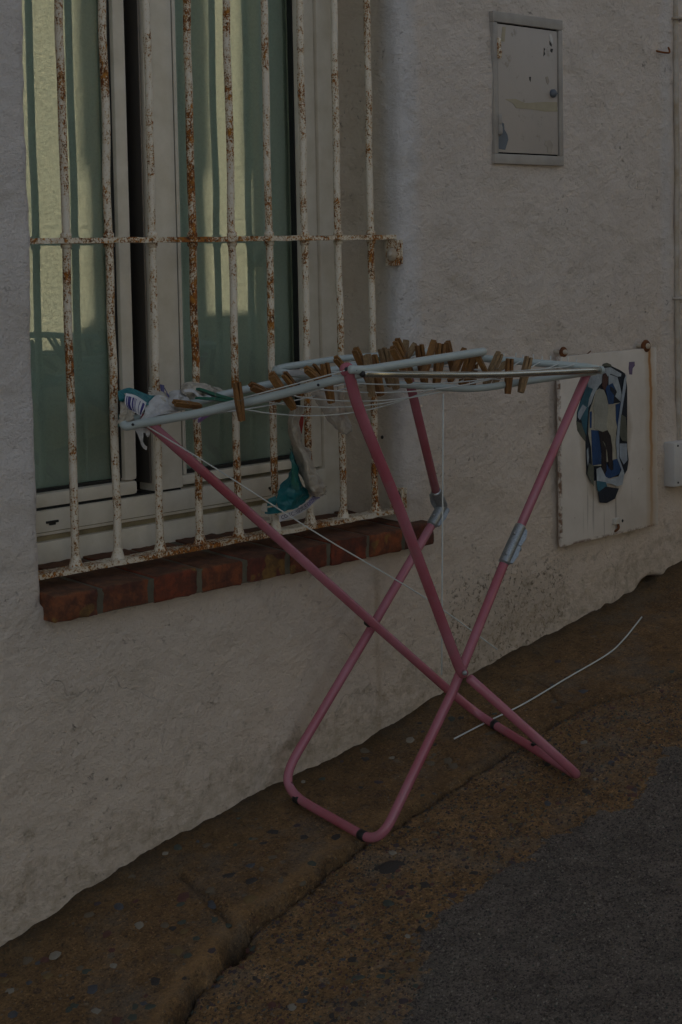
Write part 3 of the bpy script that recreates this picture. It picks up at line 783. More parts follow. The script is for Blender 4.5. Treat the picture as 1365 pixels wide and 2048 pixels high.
# window
window = empty('window', (2.28, .2, .73), None, None); del_keys = None
window.parent = house; window.location = Vector((2.28, .2, .73)) - house.location
bpy.context.view_layer.update()
def wbox(name, boxes, mat, bev=.002, lab=None):
    bm = bmesh.new()
    for b in boxes: add_box(bm, *b, bev=bev)
    o = bm_obj(name, bm, mat, window, smooth=True, angle=40)
    if lab: o['label'] = lab
    return o
wbox('frame', [(2.722, 2.800, .203, .29, .70, 2.30)], M['pvc'], .004)
wbox('frame', [(1.76, 1.80, .203, .29, .70, 2.30)], M['pvc'], .004)
wbox('bottom_rail', [(1.80, 2.722, .200, .29, .787, .838), (1.80, 2.722, .197, .29, .700, .775)], M['pvc'], .003)
wbox('track_groove', [(1.80, 2.722, .208, .29, .7755, .7865)], M['pvc2'], 0)
wbox('top_rail', [(1.80, 2.722, .200, .29, 2.22, 2.30)], M['pvc'], .004)
# left sash
wbox('sash', [(1.80, 2.167, .208, .262, .842, .872), (2.134, 2.167, .2085, .262, .8722, 2.22), (1.80, 1.86, .2085, .262, .8722, 2.22)], M['pvc'], .008)
wbox('gasket_gap_shade', [(1.86, 2.1335, .222, .232, .8722, .879), (2.127, 2.1335, .219, .233, .8792, 2.22)], M['gasket_gap_shade'], 0)  # upright black strip paints the shadowed glass recess
# right sash
wbox('sash', [(2.213, 2.292, .209, .262, .842, 2.22), (2.680, 2.718, .209, .262, .842, 2.22), (2.292, 2.680, .2095, .262, .847, .868), ], M['pvc'], .003)
wbox('glazing_bead', [(2.2965, 2.306, .2115, .25, .8685, 2.22), (2.667, 2.6795, .213, .25, .8685, 2.22)], M['pvc'], .003)
wbox('gasket_gap_shade', [(2.2921, 2.2963, .214, .25, .8685, 2.22), (2.7182, 2.7218, .222, .25, .839, 2.22), (2.306, 2.667, .225, .24, .8685, .876), (2.663, 2.6668, .225, .24, .876, 2.22)], M['gasket_gap_shade'], 0)  # strip next to the frame paints the dark gap there
wbox('sash_edge', [(2.2045, 2.2095, .214, .262, .86, 2.22)], M['steel'], .001)
def pane(x0, x1, y, z0, z1):
    return mesh_obj('pane', [(x0, y, z0), (x1, y, z0), (x1, y, z1), (x0, y, z1)], [(0, 1, 2, 3)], M['glass'], window, smooth=False)
wbox('gasket_gap_shade', [(1.80, 2.722, .1990, .2005, .7935, .7948)], M['pvc2'], 0)
wbox('gasket_gap_shade', [(1.80, 2.285, .209, .25, .8382, .8418)], M['gasket_gap_shade'], 0)  # black strip painted as the shadow line under the sash
pane(1.80, 2.140, .236, .865, 2.25); pane(2.30, 2.672, .240, .860, 2.25)
# drain slots
for px, py, w_ in ((105, 1043, .030), (542, 975, .012)):
    p = at(px, py, .199); bm = bmesh.new()
    add_box(bm, p.x - w_ / 2, p.x + w_ / 2, .1965, .202, p.z - .003, p.z + .002, .0012); add_box(bm, p.x - w_ / 4, p.x + w_ / 4, .1966, .202, p.z - .007, p.z - .001, .001)
    bm_obj('drain_slot', bm, M['gasket_gap_shade'], window)
def curtain_mesh(x0, x1, lab):
    n = 60; vs = []; fs = []
    for i in range(n + 1):
        x = x0 + (x1 - x0) * i / n; y = .262 + .0008 * sin(x * 95) + .001 * sin(x * 41)
        vs += [(x, y, .80), (x, y, 2.28)]
    for i in range(n): fs.append((2 * i, 2 * i + 2, 2 * i + 3, 2 * i + 1))
    o = mesh_obj('curtain', vs, fs, M['curtain']); tag(o, lab, 'curtain', 'curtains behind the window panes'); return o
curtain_mesh(1.79, 2.15, 'dull green curtain close behind the left window pane, beside the dark gap')
curtain_mesh(2.285, 2.69, 'dull green curtain close behind the wide right window pane')

# brick sill
sill = empty('window_sill', (0, 0, 0), None, None); sill.parent = house; sill.location = Vector((1.77, 0, .67)) - house.location
edges = [1.773, 1.877, 2.002, 2.126, 2.248, 2.371, 2.493, 2.615, 2.733, 2.846]
for i in range(9):
    r_ = random.Random(i + 40)
    a, b = edges[i] + .007, edges[i + 1] - .006
    if i == 0: a = 1.772
    bm = bmesh.new(); add_box(bm, a, b, 0, .235, 0, .052 + r_.uniform(-.002, .002), .005)
    bmesh.ops.subdivide_edges(bm, edges=[e for e in bm.edges if e.calc_length() > .03], cuts=4, use_grid_fill=True)
    for v in bm.verts:
        v.co += Vector([.0016 * r_.uniform(-1, 1) for _ in range(3)])
    Mx = Matrix.Translation((0, -.035 + r_.uniform(-.002, .003), .667)) @ Matrix.Rotation(radians(3.2 + r_.uniform(-.3, .3)), 4, 'X')
    for v in bm.verts: v.co = Mx @ v.co
    bm_obj('brick', bm, M['brick'], sill, smooth=True, angle=45)
bm = bmesh.new(); vs = add_box(bm, 1.79, 2.835, .004, .235, .001, .0485); Mx = Matrix.Translation((0, -.035, .667)) @ Matrix.Rotation(radians(3.2), 4, 'X')
for v in bm.verts: v.co = Mx @ v.co
bm_obj('mortar', bm, M['mortar'], sill)

# grille
grille = empty('window_grille', (0, 0, 0), None, None); grille.parent = house; grille.location = Vector((2.3, .035, .75)) - house.location
bar_px = [127, 213, 300, 381, 460, 535, 606, 673, 739]
for i, px in enumerate(bar_px):
    r_ = random.Random(i); p = at(px, 300, .036); bm = bmesh.new()
    pts = [Vector((p.x + r_.uniform(-.002, .002) * sin(k), .036 + r_.uniform(-.0015, .0015), .752 + k * (2.24 - .752) / 16)) for k in range(17)]
    add_tube(bm, smooth_path(pts, 3), .0081, 12, True)
    for z0 in (.752, ):
        add_tube(bm, [Vector((pts[0].x, .036, z0 + d)) for d in (0, .006, .014, .022)], .01, 12, False, rad=lambda t: .0145 - .0058 * min(1, t * 1.1))
    for z0 in (1.366, 1.385):
        add_tube(bm, [Vector((pts[6].x, .036, z0)), Vector((pts[6].x, .036, z0 + .006))], .0108, 12, True)
    bm_obj('bar', bm, M['bar'], grille)
for z0, z1 in ((.742, .752), (1.373, 1.3835), (2.23, 2.24)):
    bm = bmesh.new()
    n = 60; prof = [(.018, z0), (.018, z1), (.054, z1), (.054, z0)]
    rings = []
    for k in range(n + 1):
        x = 1.745 + (2.812 - 1.745) * k / n if z0 < 1 else 1.745 + (2.815 - 1.745) * k / n
        r_ = random.Random(k + int(z0 * 100)); dz = r_.uniform(-.0008, .0008)
        rings.append([bm.verts.new((x, y + r_.uniform(-.0007, .0007), z + dz)) for y, z in prof])
    for A, B in zip(rings[:-1], rings[1:]):
        for k in range(4): bm.faces.new((A[k], A[(k + 1) % 4], B[(k + 1) % 4], B[k]))
    bm.faces.new(rings[0]); bm.faces.new(rings[-1][::-1])
    bm_obj('rail', bm, M['rail'], grille)
for z0, dn in ((1.373, 1), (.742, -1)):
    bm = bmesh.new(); lo, hi = (z0 - .060, z0 - .001) if dn == 1 else (z0 + .011, z0 + .062)
    add_box(bm, 2.764, 2.772, -.004, .036, lo, hi, .0015); add_box(bm, 2.7725, 2.776, -.008, .010, lo + .004, hi, .001)
    bm_obj('bracket', bm, M['bar'], grille)
    bm = bmesh.new(); c = Vector((2.7635, .014, (lo + hi) / 2 - (.004 if dn == 1 else -.004)))
    add_disc(bm, c, (-1, 0, 0), .0155, .0015, 20); add_disc(bm, c + Vector((-.002, 0, 0)), (-1, 0, 0), .007, .006, 6)
    bm_obj('bolt', bm, M['white_lug'] if dn == 1 else M['rubber'], grille)

bm = bmesh.new(); hp = at(790, 871, .07); add_disc(bm, (2.7795, hp.y, hp.z), (-1, 0, 0), .0042, .0012, 12); bm_obj('reveal_hole_dark', bm, M['rubber'], house)  # black disc stands in for the dark of a small hole
# meter cabinet
cab = empty('meter_cabinet', (0, 0, 0), None, None); cab.parent = house; cab.location = Vector((3.247, 0, 1.73)) - house.location
x0, x1, z0, z1 = 3.104, 3.378, 1.553, 1.914
for k, b in enumerate(((x0 + .0005, x0 + .016, z0 + .0235, z1 - .0245), (x1 - .0165, x1 - .0005, z0 + .0235, z1 - .0245))):
    bm = bmesh.new(); add_box(bm, b[0], b[1], -.012, .012, b[2], b[3], .002); bm_obj('frame', bm, M['cab_frame'], cab, True, 40)
for b in ((x0, x1, z0 - .001, z0 + .023), (x0, x1, z1 - .024, z1 + .001)):
    bm = bmesh.new(); add_box(bm, b[0], b[1], -.0125, .012, b[2], b[3], .002); bm_obj('frame', bm, M['cab_frame'], cab, True, 40)
bm = bmesh.new(); add_box(bm, x0 + .016, x1 - .0165, -.004, .012, z0 + .02, z1 - .02); bm_obj('recess', bm, M['dark'], cab)
bm = bmesh.new(); add_box(bm, x0 + .0195, x1 - .0195, -.009, -.0035, z0 + .0265, z1 - .0275, .0015)
door = bm_obj('door', bm, M['cabinet'], cab, True, 40)
def patch(name, poly, Y, mat, parent, th=.0006):
    """thin flat scrap whose outline is given in photo pixels, lying on the plane y=Y"""
    pts = [at(a, b, Y) for a, b in poly]; bm = bmesh.new()
    f = bm.faces.new([bm.verts.new(p) for p in pts])
    r = bmesh.ops.extrude_face_region(bm, geom=[f])
    for v in r['geom']:
        if isinstance(v, bmesh.types.BMVert): v.co.y -= th
    bmesh.ops.triangulate(bm, faces=bm.faces)
    return bm_obj(name, bm, mat, parent)
def zc_(q, sx, ox, oy): return [(ox + a / sx, oy + b / sx) for a, b in q]
Z3 = lambda q: zc_(q, 2.935, 900, 0)
patch('tape', Z3([(325, 582), (385, 580), (440, 605), (560, 598), (630, 600), (632, 655), (560, 655), (470, 640), (390, 636), (370, 606)]), -.0092, M['tape'], cab)
patch('tape', Z3([(308, 158), (328, 156), (322, 245), (300, 242)]), -.0092, M['tape'], cab)
patch('bare_patch', Z3([(305, 718), (318, 725), (320, 760), (338, 790), (343, 820), (325, 880), (290, 875), (278, 850), (285, 800), (300, 790)]), -.0092, M['bare'], cab)
patch('flaked_patch', Z3([(560, 828), (590, 822), (605, 850), (598, 895), (590, 905), (575, 898), (570, 860), (555, 850)]), -.0092, M['flake'], cab)
patch('flaked_patch', Z3([(562, 452), (575, 448), (584, 478), (576, 498), (566, 480)]), -.0092, M['flake'], cab)
for poly in ([(585, 240), (598, 262), (597, 274), (586, 262)], [(552, 280), (560, 288), (554, 300), (560, 318), (550, 330), (552, 300)], [(466, 452), (476, 450), (474, 480), (468, 470)], [(592, 285), (606, 288), (600, 310), (590, 300)]):
    patch('bare_patch', Z3(poly), -.0092, M['rubber'], cab)
patch('flaked_patch', Z3([(582, 200), (594, 198), (603, 225), (604, 262), (590, 240)]), -.0093, M['box_white'], cab)
for zc in (1.828, 1.645):
    bm = bmesh.new(); xx = x0 + .0195
    add_tube(bm, [Vector((xx, -.013, zc - .022)), Vector((xx, -.013, zc - .001))], .0055, 10); add_tube(bm, [Vector((xx, -.013, zc + .001)), Vector((xx, -.013, zc + .022))], .0055, 10)
    add_box(bm, xx, xx + .012, -.0125, -.0092, zc - .020, zc - .004, .0005)
    h_ = bm_obj('hinge', bm, M['rail'] if zc > 1.7 else M['cab_frame'], cab)
p = at(1105, 187, -.009)
bm = bmesh.new(); add_disc(bm, p, (0, -1, 0), .0105, .006, 18); add_box(bm, p.x - .0085, p.x + .0085, p.y - .0105, p.y - .008, p.z - .0014, p.z + .0014); bm_obj('lock', bm, M['bare'], cab)

# conduit, junction box
bm = bmesh.new()
pts = [Vector((3.902 + .002 * sin(k), -.002, .80 + k * .1)) for k in range(16)] + [Vector((3.902, -.008, 6.5))]
add_tube(bm, pts, .0075, 10); bm_obj('conduit', bm, M['conduit'], house)
for z in (1.965, 1.20):
    bm = bmesh.new(); add_tube(bm, [Vector((3.888, .004, z)), Vector((3.890, -.014, z)), Vector((3.902, -.021, z)), Vector((3.914, -.014, z)), Vector((3.93, .002, z - .002))], .0035, 8); bm_obj('cable_clip', bm, M['conduit'], house)
jb = empty('junction_box', (0, 0, 0), None, None); jb.parent = house; jb.location = Vector((3.88, 0, .745)) - house.location
bm = bmesh.new(); add_box(bm, 3.836, 3.96, -.034, .010, .683, .806, .006); bm_obj('cover', bm, M['box_white'], jb, True, 40)
for z in (.797, .695):
    bm = bmesh.new(); add_disc(bm, (3.852, -.034, z), (0, -1, 0), .003, .0012, 10); bm_obj('screw', bm, M['rubber'], jb)
bm = bmesh.new(); add_tube(bm, smooth_path([(3.815, 0.01, 1.874), (3.818, -.006, 1.869), (3.826, -.018, 1.866), (3.842, -.020, 1.867), (3.846, -.018, 1.874), (3.847, -.014, 1.882)], 4), .0026, 8)
bm_obj('wall_hook', bm, M['rusty'], house)

# ------------------------------------------------------------------ steel panel with its poster
panel = empty('wall_panel', (3.577, -.01, .59), 'loose cream painted steel panel hung on rusty hooks beside the drying rack', 'panel')
bm = bmesh.new(); add_box(bm, 3.336, 3.768, -.022, -.012, .588, 1.072, .0015)
for v in bm.verts: v.co.y += .003 * sin(v.co.z * 9)
bm_obj('sheet', bm, M['panel'], panel, True, 40)
def lug(px, py, big=1.0):
    p = at(px, py, -.03); bm = bmesh.new()
    add_tube(bm, [Vector((p.x, 0.01, p.z)), Vector((p.x, -.031, p.z))], .0062 * big, 10); bm_obj('peg', bm, M['white_lug'], panel)
    bm = bmesh.new(); add_disc(bm, (p.x + .004, -.018, p.z - .001), (0, -1, 0), .014 * big, .003, 16); bm_obj('washer', bm, M['rusty'], panel)
lug(1297, 692, 1.25); lug(1132, 704, 1.0)
p = at(1235, 1045, -.03); bm = bmesh.new(); add_box(bm, p.x - .014, p.x + .010, -.034, -.021, p.z - .004, p.z + .012, .002); bm_obj('peg', bm, M['white_lug'], panel)
bm = bmesh.new(); add_tube(bm, smooth_path([(p.x + .008, -.024, p.z + .0), (p.x + .006, -.030, p.z - .014), (p.x - .002, -.026, p.z - .022), (p.x - .006, -.012, p.z - .026)], 4), .0035, 8); bm_obj('latch', bm, M['rusty'], panel)
p = at(1243, 1042, -.023); bm = bmesh.new(); add_disc(bm, (p.x + .004, -.0222, p.z), (0, -1, 0), .0055, .0008, 14); bm_obj('hole', bm, M['rubber'], panel)
bm = bmesh.new(); q0 = [at(a, b, -.012) for a, b in ((1157, 710), (1170, 711), (1175, 708), (1182, 702))]; add_tube(bm, q0, .0016, 8); bm_obj('wire_end', bm, M['rusty'], panel)
panel_y = lambda z: -.0222 + .003 * sin(z * 9)
poster = empty('torn_poster', (3.56, -.026, .69), 'torn oval paper collage of a figure in pale coat on blue scraps', 'poster')
Z5 = lambda q: zc_(q, 5.12, 1120, 680)
CP = {n: simple('paper_' + n, c, .75, var=min(.6, v + .2), bump=.003, bs=35) for n, c, v in (
    ('white', (.42, .46, .49), .35), ('cream', (.42, .38, .29), .15), ('stone', (.33, .32, .265), .12), ('blue', (.012, .055, .16), .3), ('navy', (.008, .012, .022), .3),
    ('teal', (.035, .13, .18), .5), ('olive', (.13, .13, .095), .3), ('skin', (.075, .03, .022), .2), ('trouser', (.018, .010, .010), .3), ('pale', (.35, .39, .44), .3))}
lay = [
 ('navy', [(400, 275), (520, 262), (620, 310), (670, 345), (690, 480), (690, 800), (690, 1100), (705, 1230), (690, 1330), (650, 1400), (640, 1530), (600, 1560), (560, 1640), (480, 1672), (410, 1668), (375, 1540), (345, 1510), (270, 1370), (262, 1040), (200, 960), (170, 860), (175, 740), (230, 560), (280, 420), (300, 330)]),
 ('olive', [(440, 245), (480, 232), (520, 248), (535, 272), (430, 268)]),
 ('olive', [(168, 830), (220, 850), (265, 980), (262, 1040), (215, 985), (180, 925)]),
 ('teal', [(275, 400), (330, 420), (345, 520), (330, 620), (290, 700), (272, 980), (235, 900), (220, 820), (178, 770), (195, 680), (250, 540)]),
 ('white', [(330, 320), (420, 290), (520, 280), (630, 345), (625, 372), (590, 375), (520, 345), (400, 470), (350, 560), (320, 650), (285, 690), (300, 600), (340, 500), (290, 480), (285, 400)]),
 ('pale', [(235, 660), (275, 690), (235, 760), (205, 820), (185, 790), (190, 740)]),
 ('white', [(500, 350), (590, 380), (615, 470), (640, 580), (630, 640), (560, 570), (580, 520), (540, 440), (500, 470)]),
 ('cream', [(300, 740), (330, 650), (370, 520), (410, 495), (500, 660), (560, 650), (620, 640), (600, 800), (575, 960), (600, 1100), (590, 1220), (480, 1250), (420, 1290), (350, 1290), (330, 1280), (320, 1100), (290, 960)]),
 ('blue', [(465, 480), (540, 440), (570, 520), (555, 580), (550, 655), (500, 658)]),
 ('navy', [(510, 470), (545, 490), (585, 530), (565, 575), (520, 520)]),
 ('blue', [(570, 660), (628, 640), (612, 760), (590, 900), (575, 820)]),
 ('blue', [(322, 920), (400, 930), (425, 1080), (425, 1270), (335, 1285), (328, 1100)]),
 ('blue', [(305, 735), (328, 730), (325, 900), (308, 900)]),
 ('stone', [(405, 500), (450, 510), (480, 580), (500, 680), (478, 880), (488, 920), (440, 942), (385, 925), (352, 905), (355, 760), (340, 700), (370, 560)]),
 ('skin', [(440, 350), (470, 338), (495, 380), (490, 440), (462, 525), (432, 470), (435, 400)]),
 ('trouser', [(395, 925), (440, 940), (440, 1040), (475, 1110), (478, 1240), (470, 1370), (450, 1388), (425, 1370), (430, 1180), (410, 1020)]),
 ('trouser', [(442, 940), (488, 922), (520, 980), (538, 1100), (540, 1300), (550, 1325), (530, 1335), (500, 1310), (490, 1150), (465, 1060), (440, 1030)]),
 ('blue', [(480, 1265), (500, 1310), (530, 1340), (548, 1322), (545, 1225), (595, 1215), (625, 1300), (610, 1370), (520, 1415), (470, 1410), (465, 1375), (478, 1340)]),
 ('pale', [(625, 640), (660, 400), (682, 350), (678, 480), (650, 640), (625, 800), (610, 980), (605, 1200), (655, 1340), (640, 1350), (590, 1220), (575, 1050), (590, 900)]),
 ('olive', [(628, 760), (675, 790), (690, 960), (688, 1040), (640, 1030), (612, 980), (620, 850)]),
 ('pale', [(612, 1060), (685, 1060), (692, 1230), (655, 1275), (612, 1200)]),
 ('white', [(375, 1320), (420, 1300), (470, 1400), (520, 1425), (600, 1400), (640, 1310), (662, 1370), (640, 1480), (590, 1500), (520, 1470), (440, 1470), (380, 1450)]),
 ('teal', [(375, 1440), (470, 1455), (500, 1540), (440, 1580), (385, 1540)]),
 ('olive', [(300, 1260), (345, 1290), (350, 1500), (310, 1440), (280, 1370)]),
 ('navy', [(395, 1560), (470, 1500), (605, 1520), (565, 1625), (480, 1670), (408, 1665)]),
 ('pale', [(276, 1130), (290, 1100), (298, 1200), (288, 1290), (278, 1220)]),
]
for k, (c, poly) in enumerate(lay):
    o = patch('paper_scrap', Z5(poly), -.0235 - k * .00022, CP[c], poster, .0004)
for poly, c in (([(710, 225), (765, 222), (768, 262), (745, 290), (740, 355), (712, 352), (705, 290)], 'purple'),):
    o = patch('paint_mark', Z5(poly), -.0228, simple('faded_violet_mark', (.17, .12, .21), .7, var=.4), panel)

# ------------------------------------------------------------------ drying rack
rack = empty('drying_rack', (2.55, -.28, .20), 'broken folding clothes rack with bent pink legs and pale blue top frame', 'drying rack')
bpy.context.view_layer.update()
A = at
RL = .0098
# U-shaped leg frame, feet on the left, hinged bars rising to the right
def foot_at(px, py, h):
    d = ray(px, py); t = 2.0
    for _ in range(40):
        p = CAM + d * t
        t += (p.z - (float(basez(p.x)) + KY * p.y + h)) / -d.z * .8
    return CAM + d * t
gB1 = foot_at(583, 1590, .015); gB2 = foot_at(742, 1680, .013)
nearB_low = A(905, 1385, -.385); nearB_h = A(1012, 1118, -.395); nearB_h2 = A(1040, 1056, -.397); nearB_top = A(1176, 744, -.40)
farB_mid = A(748, 1248, -.085); farB_h = A(866, 1046, -.10); farB_h2 = A(873, 985, -.105); farB_top = A(819, 760, -.235)
bk1 = A(574, 1556, -.045); bk2 = A(786, 1645, -.352)
p_c1 = A(579, 1596, gB1.y); p_c2 = A(752, 1695, gB2.y)
path = round_path([farB_h, farB_mid, A(577, 1548, -.05), gB1, gB2, nearB_low, nearB_h], .001)
path = [farB_h, farB_mid] + round_path([farB_mid, A(570, 1548, -.050), gB1 + (gB1 - gB2) * -.02, gB2 + (gB2 - gB1) * .10, nearB_low], .055, 9)[1:] + [nearB_h]
tube('leg_frame', path, RL, M['pink'], rack, 14)
tube('leg', [nearB_h2, nearB_top], RL, M['pink'], rack, 14)
tube('leg', [farB_h2, farB_top], RL, M['pink'], rack, 14)
# second leg frame, bent at the pivot
farA_top = A(289, 838, -.050); farA_mid = A(745, 1245, -.111); gA1 = foot_at(960, 1431, .014); gA2 = foot_at(1163, 1556, .012)
nearA_piv = A(925, 1345, -.41); nearA_top = A(696, 738, -.478); nearA_2 = A(722, 828, -.47); nearA_3 = A(800, 1020, -.455); nearA_4 = A(868, 1200, -.43)
path = [farA_top + (farA_mid - farA_top) * k / 4 for k in range(4)] + [farA_mid] + round_path([farA_mid, A(905, 1387, -.135), gA1, gA2, nearA_piv], .035, 8)[1:-1]
tube('leg_frame', path + [A(940, 1357, -.415)], RL, M['pink'], rack, 14)
tube('leg', smooth_path([nearA_piv + Vector((.004, 0, -.004)), A(915, 1325, -.413), nearA_4, nearA_3, nearA_2, nearA_top], 4), RL * 1.1, M['pink'], rack, 14)
def band(a, b, w=.018):
    c = (a + b) / 2; d = (b - a).normalized()
    bm = bmesh.new(); add_tube(bm, [c - d * w / 2, c + d * w / 2], RL + .0012, 16); bm_obj('rubber_foot', bm, M['rubber'], rack)
dB = (gB2 - gB1).normalized()
band(gB1 + dB * .015, gB1 + dB * .035, .016); band(gB2 - dB * .035, gB2 - dB * .015, .016)
dA = (gA2 - gA1).normalized()
band(gA1 + dA * .05, gA1 + dA * .07, .012); bm = bmesh.new(); add_box(bm, -.005, .005, -.004, .004, -.002, .003); 
for v in bm.verts: v.co = gA1 + dA * .20 + Vector((-.003, -.004, RL)) + v.co
bm_obj('rubber_foot', bm, M['rubber'], rack)
def rivet(p, n, r=.0052):
    bm = bmesh.new(); add_disc(bm, p, n, r, .003, 12); add_disc(bm, Vector(p) + Vector(n).normalized() * .003, n, r * .55, .0015, 10); bm_obj('rivet', bm, M['zinc'], rack)
toc = lambda p: (CAM - p).normalized()
rivet(A(750, 1249, -.085) + toc(farB_mid) * RL, toc(farB_mid)); rivet(A(930, 1346, -.42) + toc(nearA_piv) * RL, toc(nearA_piv))
p = A(739, 1243, -.1); d_ = (farA_mid - farA_top).normalized(); bm = bmesh.new(); add_tube(bm, [p - d_ * .004, p + d_ * .004], RL * 1.25, 12); bm_obj('spacer', bm, M['rubber'], rack)
# folding hinges: pressed zinc sleeves
def sleeve(p0, p1, side, parent=rack, w0=.0125, w1=.0135):
    bm = bmesh.new(); n = 6
    d = (p1 - p0).normalized(); vdir = toc(p0); s = d.cross(vdir).normalized() * side; t = s.cross(d).normalized()
    add_tube(bm, [p0 + (p1 - p0) * k / n for k in range(n + 1)], w0, 12, True)
    # flange
    L = (p1 - p0).length
    prof = [p0 + s * .006, p0 + d * L * .10 + s * .017, p0 + d * L * .55 + s * .021, p1 + s * .018, p1 + s * .004]
    f = bm.faces.new([bm.verts.new(q + t * .0045) for q in prof]); f2 = bm.faces.new([bm.verts.new(q - t * .0045) for q in reversed(prof)])
    a = list(f.verts); b = list(f2.verts)[::-1]
    for k in range(5): bm.faces.new((a[k], b[k], b[(k + 1) % 5], a[(k + 1) % 5]))
    return bm_obj('hinge', bm, M['zinc'], parent, True, 35)
hm = (nearB_h + nearB_h2) / 2
h1 = sleeve(nearB_h - (nearB_h2 - nearB_h) * .10, hm - (nearB_h2 - nearB_h) * .01, 1); h2 = sleeve(nearB_h2 + (nearB_h2 - nearB_h) * .05, hm + (nearB_h2 - nearB_h) * .01, -1)
rivet(A(1038, 1097, -.40) + toc(hm) * .006, toc(hm), .0065); rivet(A(1013, 1108, -.4) + toc(hm) * .013, toc(hm), .003); rivet(A(1029, 1067, -.4) + toc(hm) * .013, toc(hm), .003)
hj = A(885, 1012, -.10)
sleeve(farB_h2 + (farB_top - farB_h2).normalized() * .004, hj, 1); sleeve(farB_h - (hj - farB_h).normalized() * .004, hj, 1)
rivet(A(893, 1021, -.10) + toc(hj) * .006, toc(hj), .0075); rivet(A(880, 996, -.10) + toc(hj) * .013, toc(hj), .0032); rivet(A(868, 1030, -.10) + toc(hj) * .013, toc(hj), .0032)

# top frame
LF = A(252, 850, -.055); LN = A(722, 747, -.50); RN = A(1203, 740, -.415); RF = A(826, 703, -.10)
T1 = smooth_path([A(276, 848, -.075), A(400, 826, -.20), A(560, 789, -.34), A(660, 763, -.44), A(728, 746, -.495)], 5)
T6 = smooth_path([A(300, 830, -.04), A(450, 789, -.07), A(614, 752, -.09), A(720, 728, -.10), A(826, 703, -.10)], 5)
LFend = smooth_path([T1[0], A(254, 853, -.056), A(248, 847, -.046), A(258, 841, -.038), T6[0]], 4)
tube('top_tube', [p for p in reversed(T1)][:-1] + LFend + T6[1:], .0083, M['enamel'], rack, 14)
T4 = smooth_path([RF, A(900, 710, -.17), A(970, 717, -.23), A(1090, 727, -.34), A(1170, 733, -.40)], 5)
tube('top_tube', T4 + [A(1196, 738, -.416)], .0081, M['enamel'], rack, 14)
T2 = [A(728, 748, -.506), A(960, 750, -.47), A(1080, 746, -.445), A(1200, 740, -.423)]
tube('side_tube', smooth_path(T2, 4), .0068, M['chrome'], rack, 14)
bm = bmesh.new(); add_disc(bm, T2[0] + (T2[0] - T2[1]).normalized() * .0015, (T2[0] - T2[1]), .0058, .004, 12); bm_obj('open_end_dark', bm, M['rubber'], rack)  # black disc paints the dark inside of the open tube end
bm = bmesh.new(); add_disc(bm, T2[-1] + (T2[-1] - T2[-2]).normalized() * .002, (T2[-1] - T2[-2]), .0092, .004, 14); bm_obj('end_cap', bm, M['enamel'], rack)
# drooping wing folded in from the right
wing = round_path([A(1192, 743, -.413), A(1058, 762, -.385), A(950, 779, -.355), A(800, 769, -.27), A(660, 756, -.17), A(552, 744, -.10), A(551, 737, -.07), A(680, 717, -.075), A(826, 706, -.085)], .045, 6)
tube('wing_tube', wing, .0074, M['enamel'], rack, 14)
# wing folded over from the left, seen nearly end on
wing2 = round_path([A(702, 739, -.50), A(730, 740, -.50), A(967, 703, -.505), A(962, 707, -.22), A(822, 737, -.21), A(745, 752, -.22)], .022, 6)
tube('wing_tube', wing2, .0080, M['enamel'], rack, 14)
# pink hubs on the leg tops
for q, dd in ((A(694, 739, -.482), nearA_2), (A(290, 840, -.052), farA_mid)):
    d = (q - dd).normalized(); s = d.cross(toc(q)).normalized(); n = toc(q)
    bm = bmesh.new(); add_disc(bm, q - n * .014, n, .0132, .009, 20); bm_obj('hub', bm, M['pink'], rack)
    bm = bmesh.new(); add_disc(bm, q - n * .004, n, .006, .003, 14); bm_obj('hub_pin', bm, M['rubber'], rack)
for px, py, Y in ((266, 849, -.07), (637, 770, -.43), (870, 778, -.31), (712, 740, -.5)):
    q = A(px, py, Y); n = toc(q); bm = bmesh.new(); add_disc(bm, q + n * .0078, n, .0027, .001, 10); bm_obj('screw_hole', bm, M['rubber'], rack)
# lines
def catenary(a, b, sag, n=18):
    out = []
    for k in range(n + 1):
        t = k / n; p = a.lerp(b, t); p = p + Vector((0, 0, -sag * 4 * t * (1 - t))); out.append(p)
    return out
def along(P, s):
    L = [0]
    for a, b in zip(P[:-1], P[1:]): L.append(L[-1] + (b - a).length)
    d = s * L[-1]
    for k in range(len(P) - 1):
        if L[k + 1] >= d: return P[k].lerp(P[k + 1], (d - L[k]) / max(1e-9, L[k + 1] - L[k]))
    return P[-1]
sags = [.010, .022, .004, .060, .048, .042, .030, .020, .006]
for k, s in enumerate((.08, .2, .31, .42, .53, .64, .75, .86, .95)):
    a = along(T1, s); b = along(T4, s)
    tube('line', [a + Vector((0, 0, .004))] + catenary(a, b, sags[k])[1:-1] + [b + Vector((0, 0, .004)), b + Vector((.006, .003, .014))], .00135, M['wire'], rack, 6)
for (a, b, sg) in ((A(297, 845, -.08), A(690, 741, -.48), .001), (A(560, 742, -.10), A(970, 738, -.22), .004), (A(562, 740, -.09), A(1000, 752, -.30), .012),
                   (A(700, 722, -.12), A(1060, 760, -.36), .010), (A(760, 714, -.12), A(1120, 752, -.39), .006)):
    tube('line', catenary(a, b, sg), .0013, M['wire'], rack, 6)
for k in range(9):
    b = along(T4, .1 + .1 * k); bm = bmesh.new(); add_tube(bm, [b + Vector((0, 0, .006)), b + Vector((.007, .004, .017))], .0013, 6); bm_obj('line_tip', bm, M['wire'], rack)
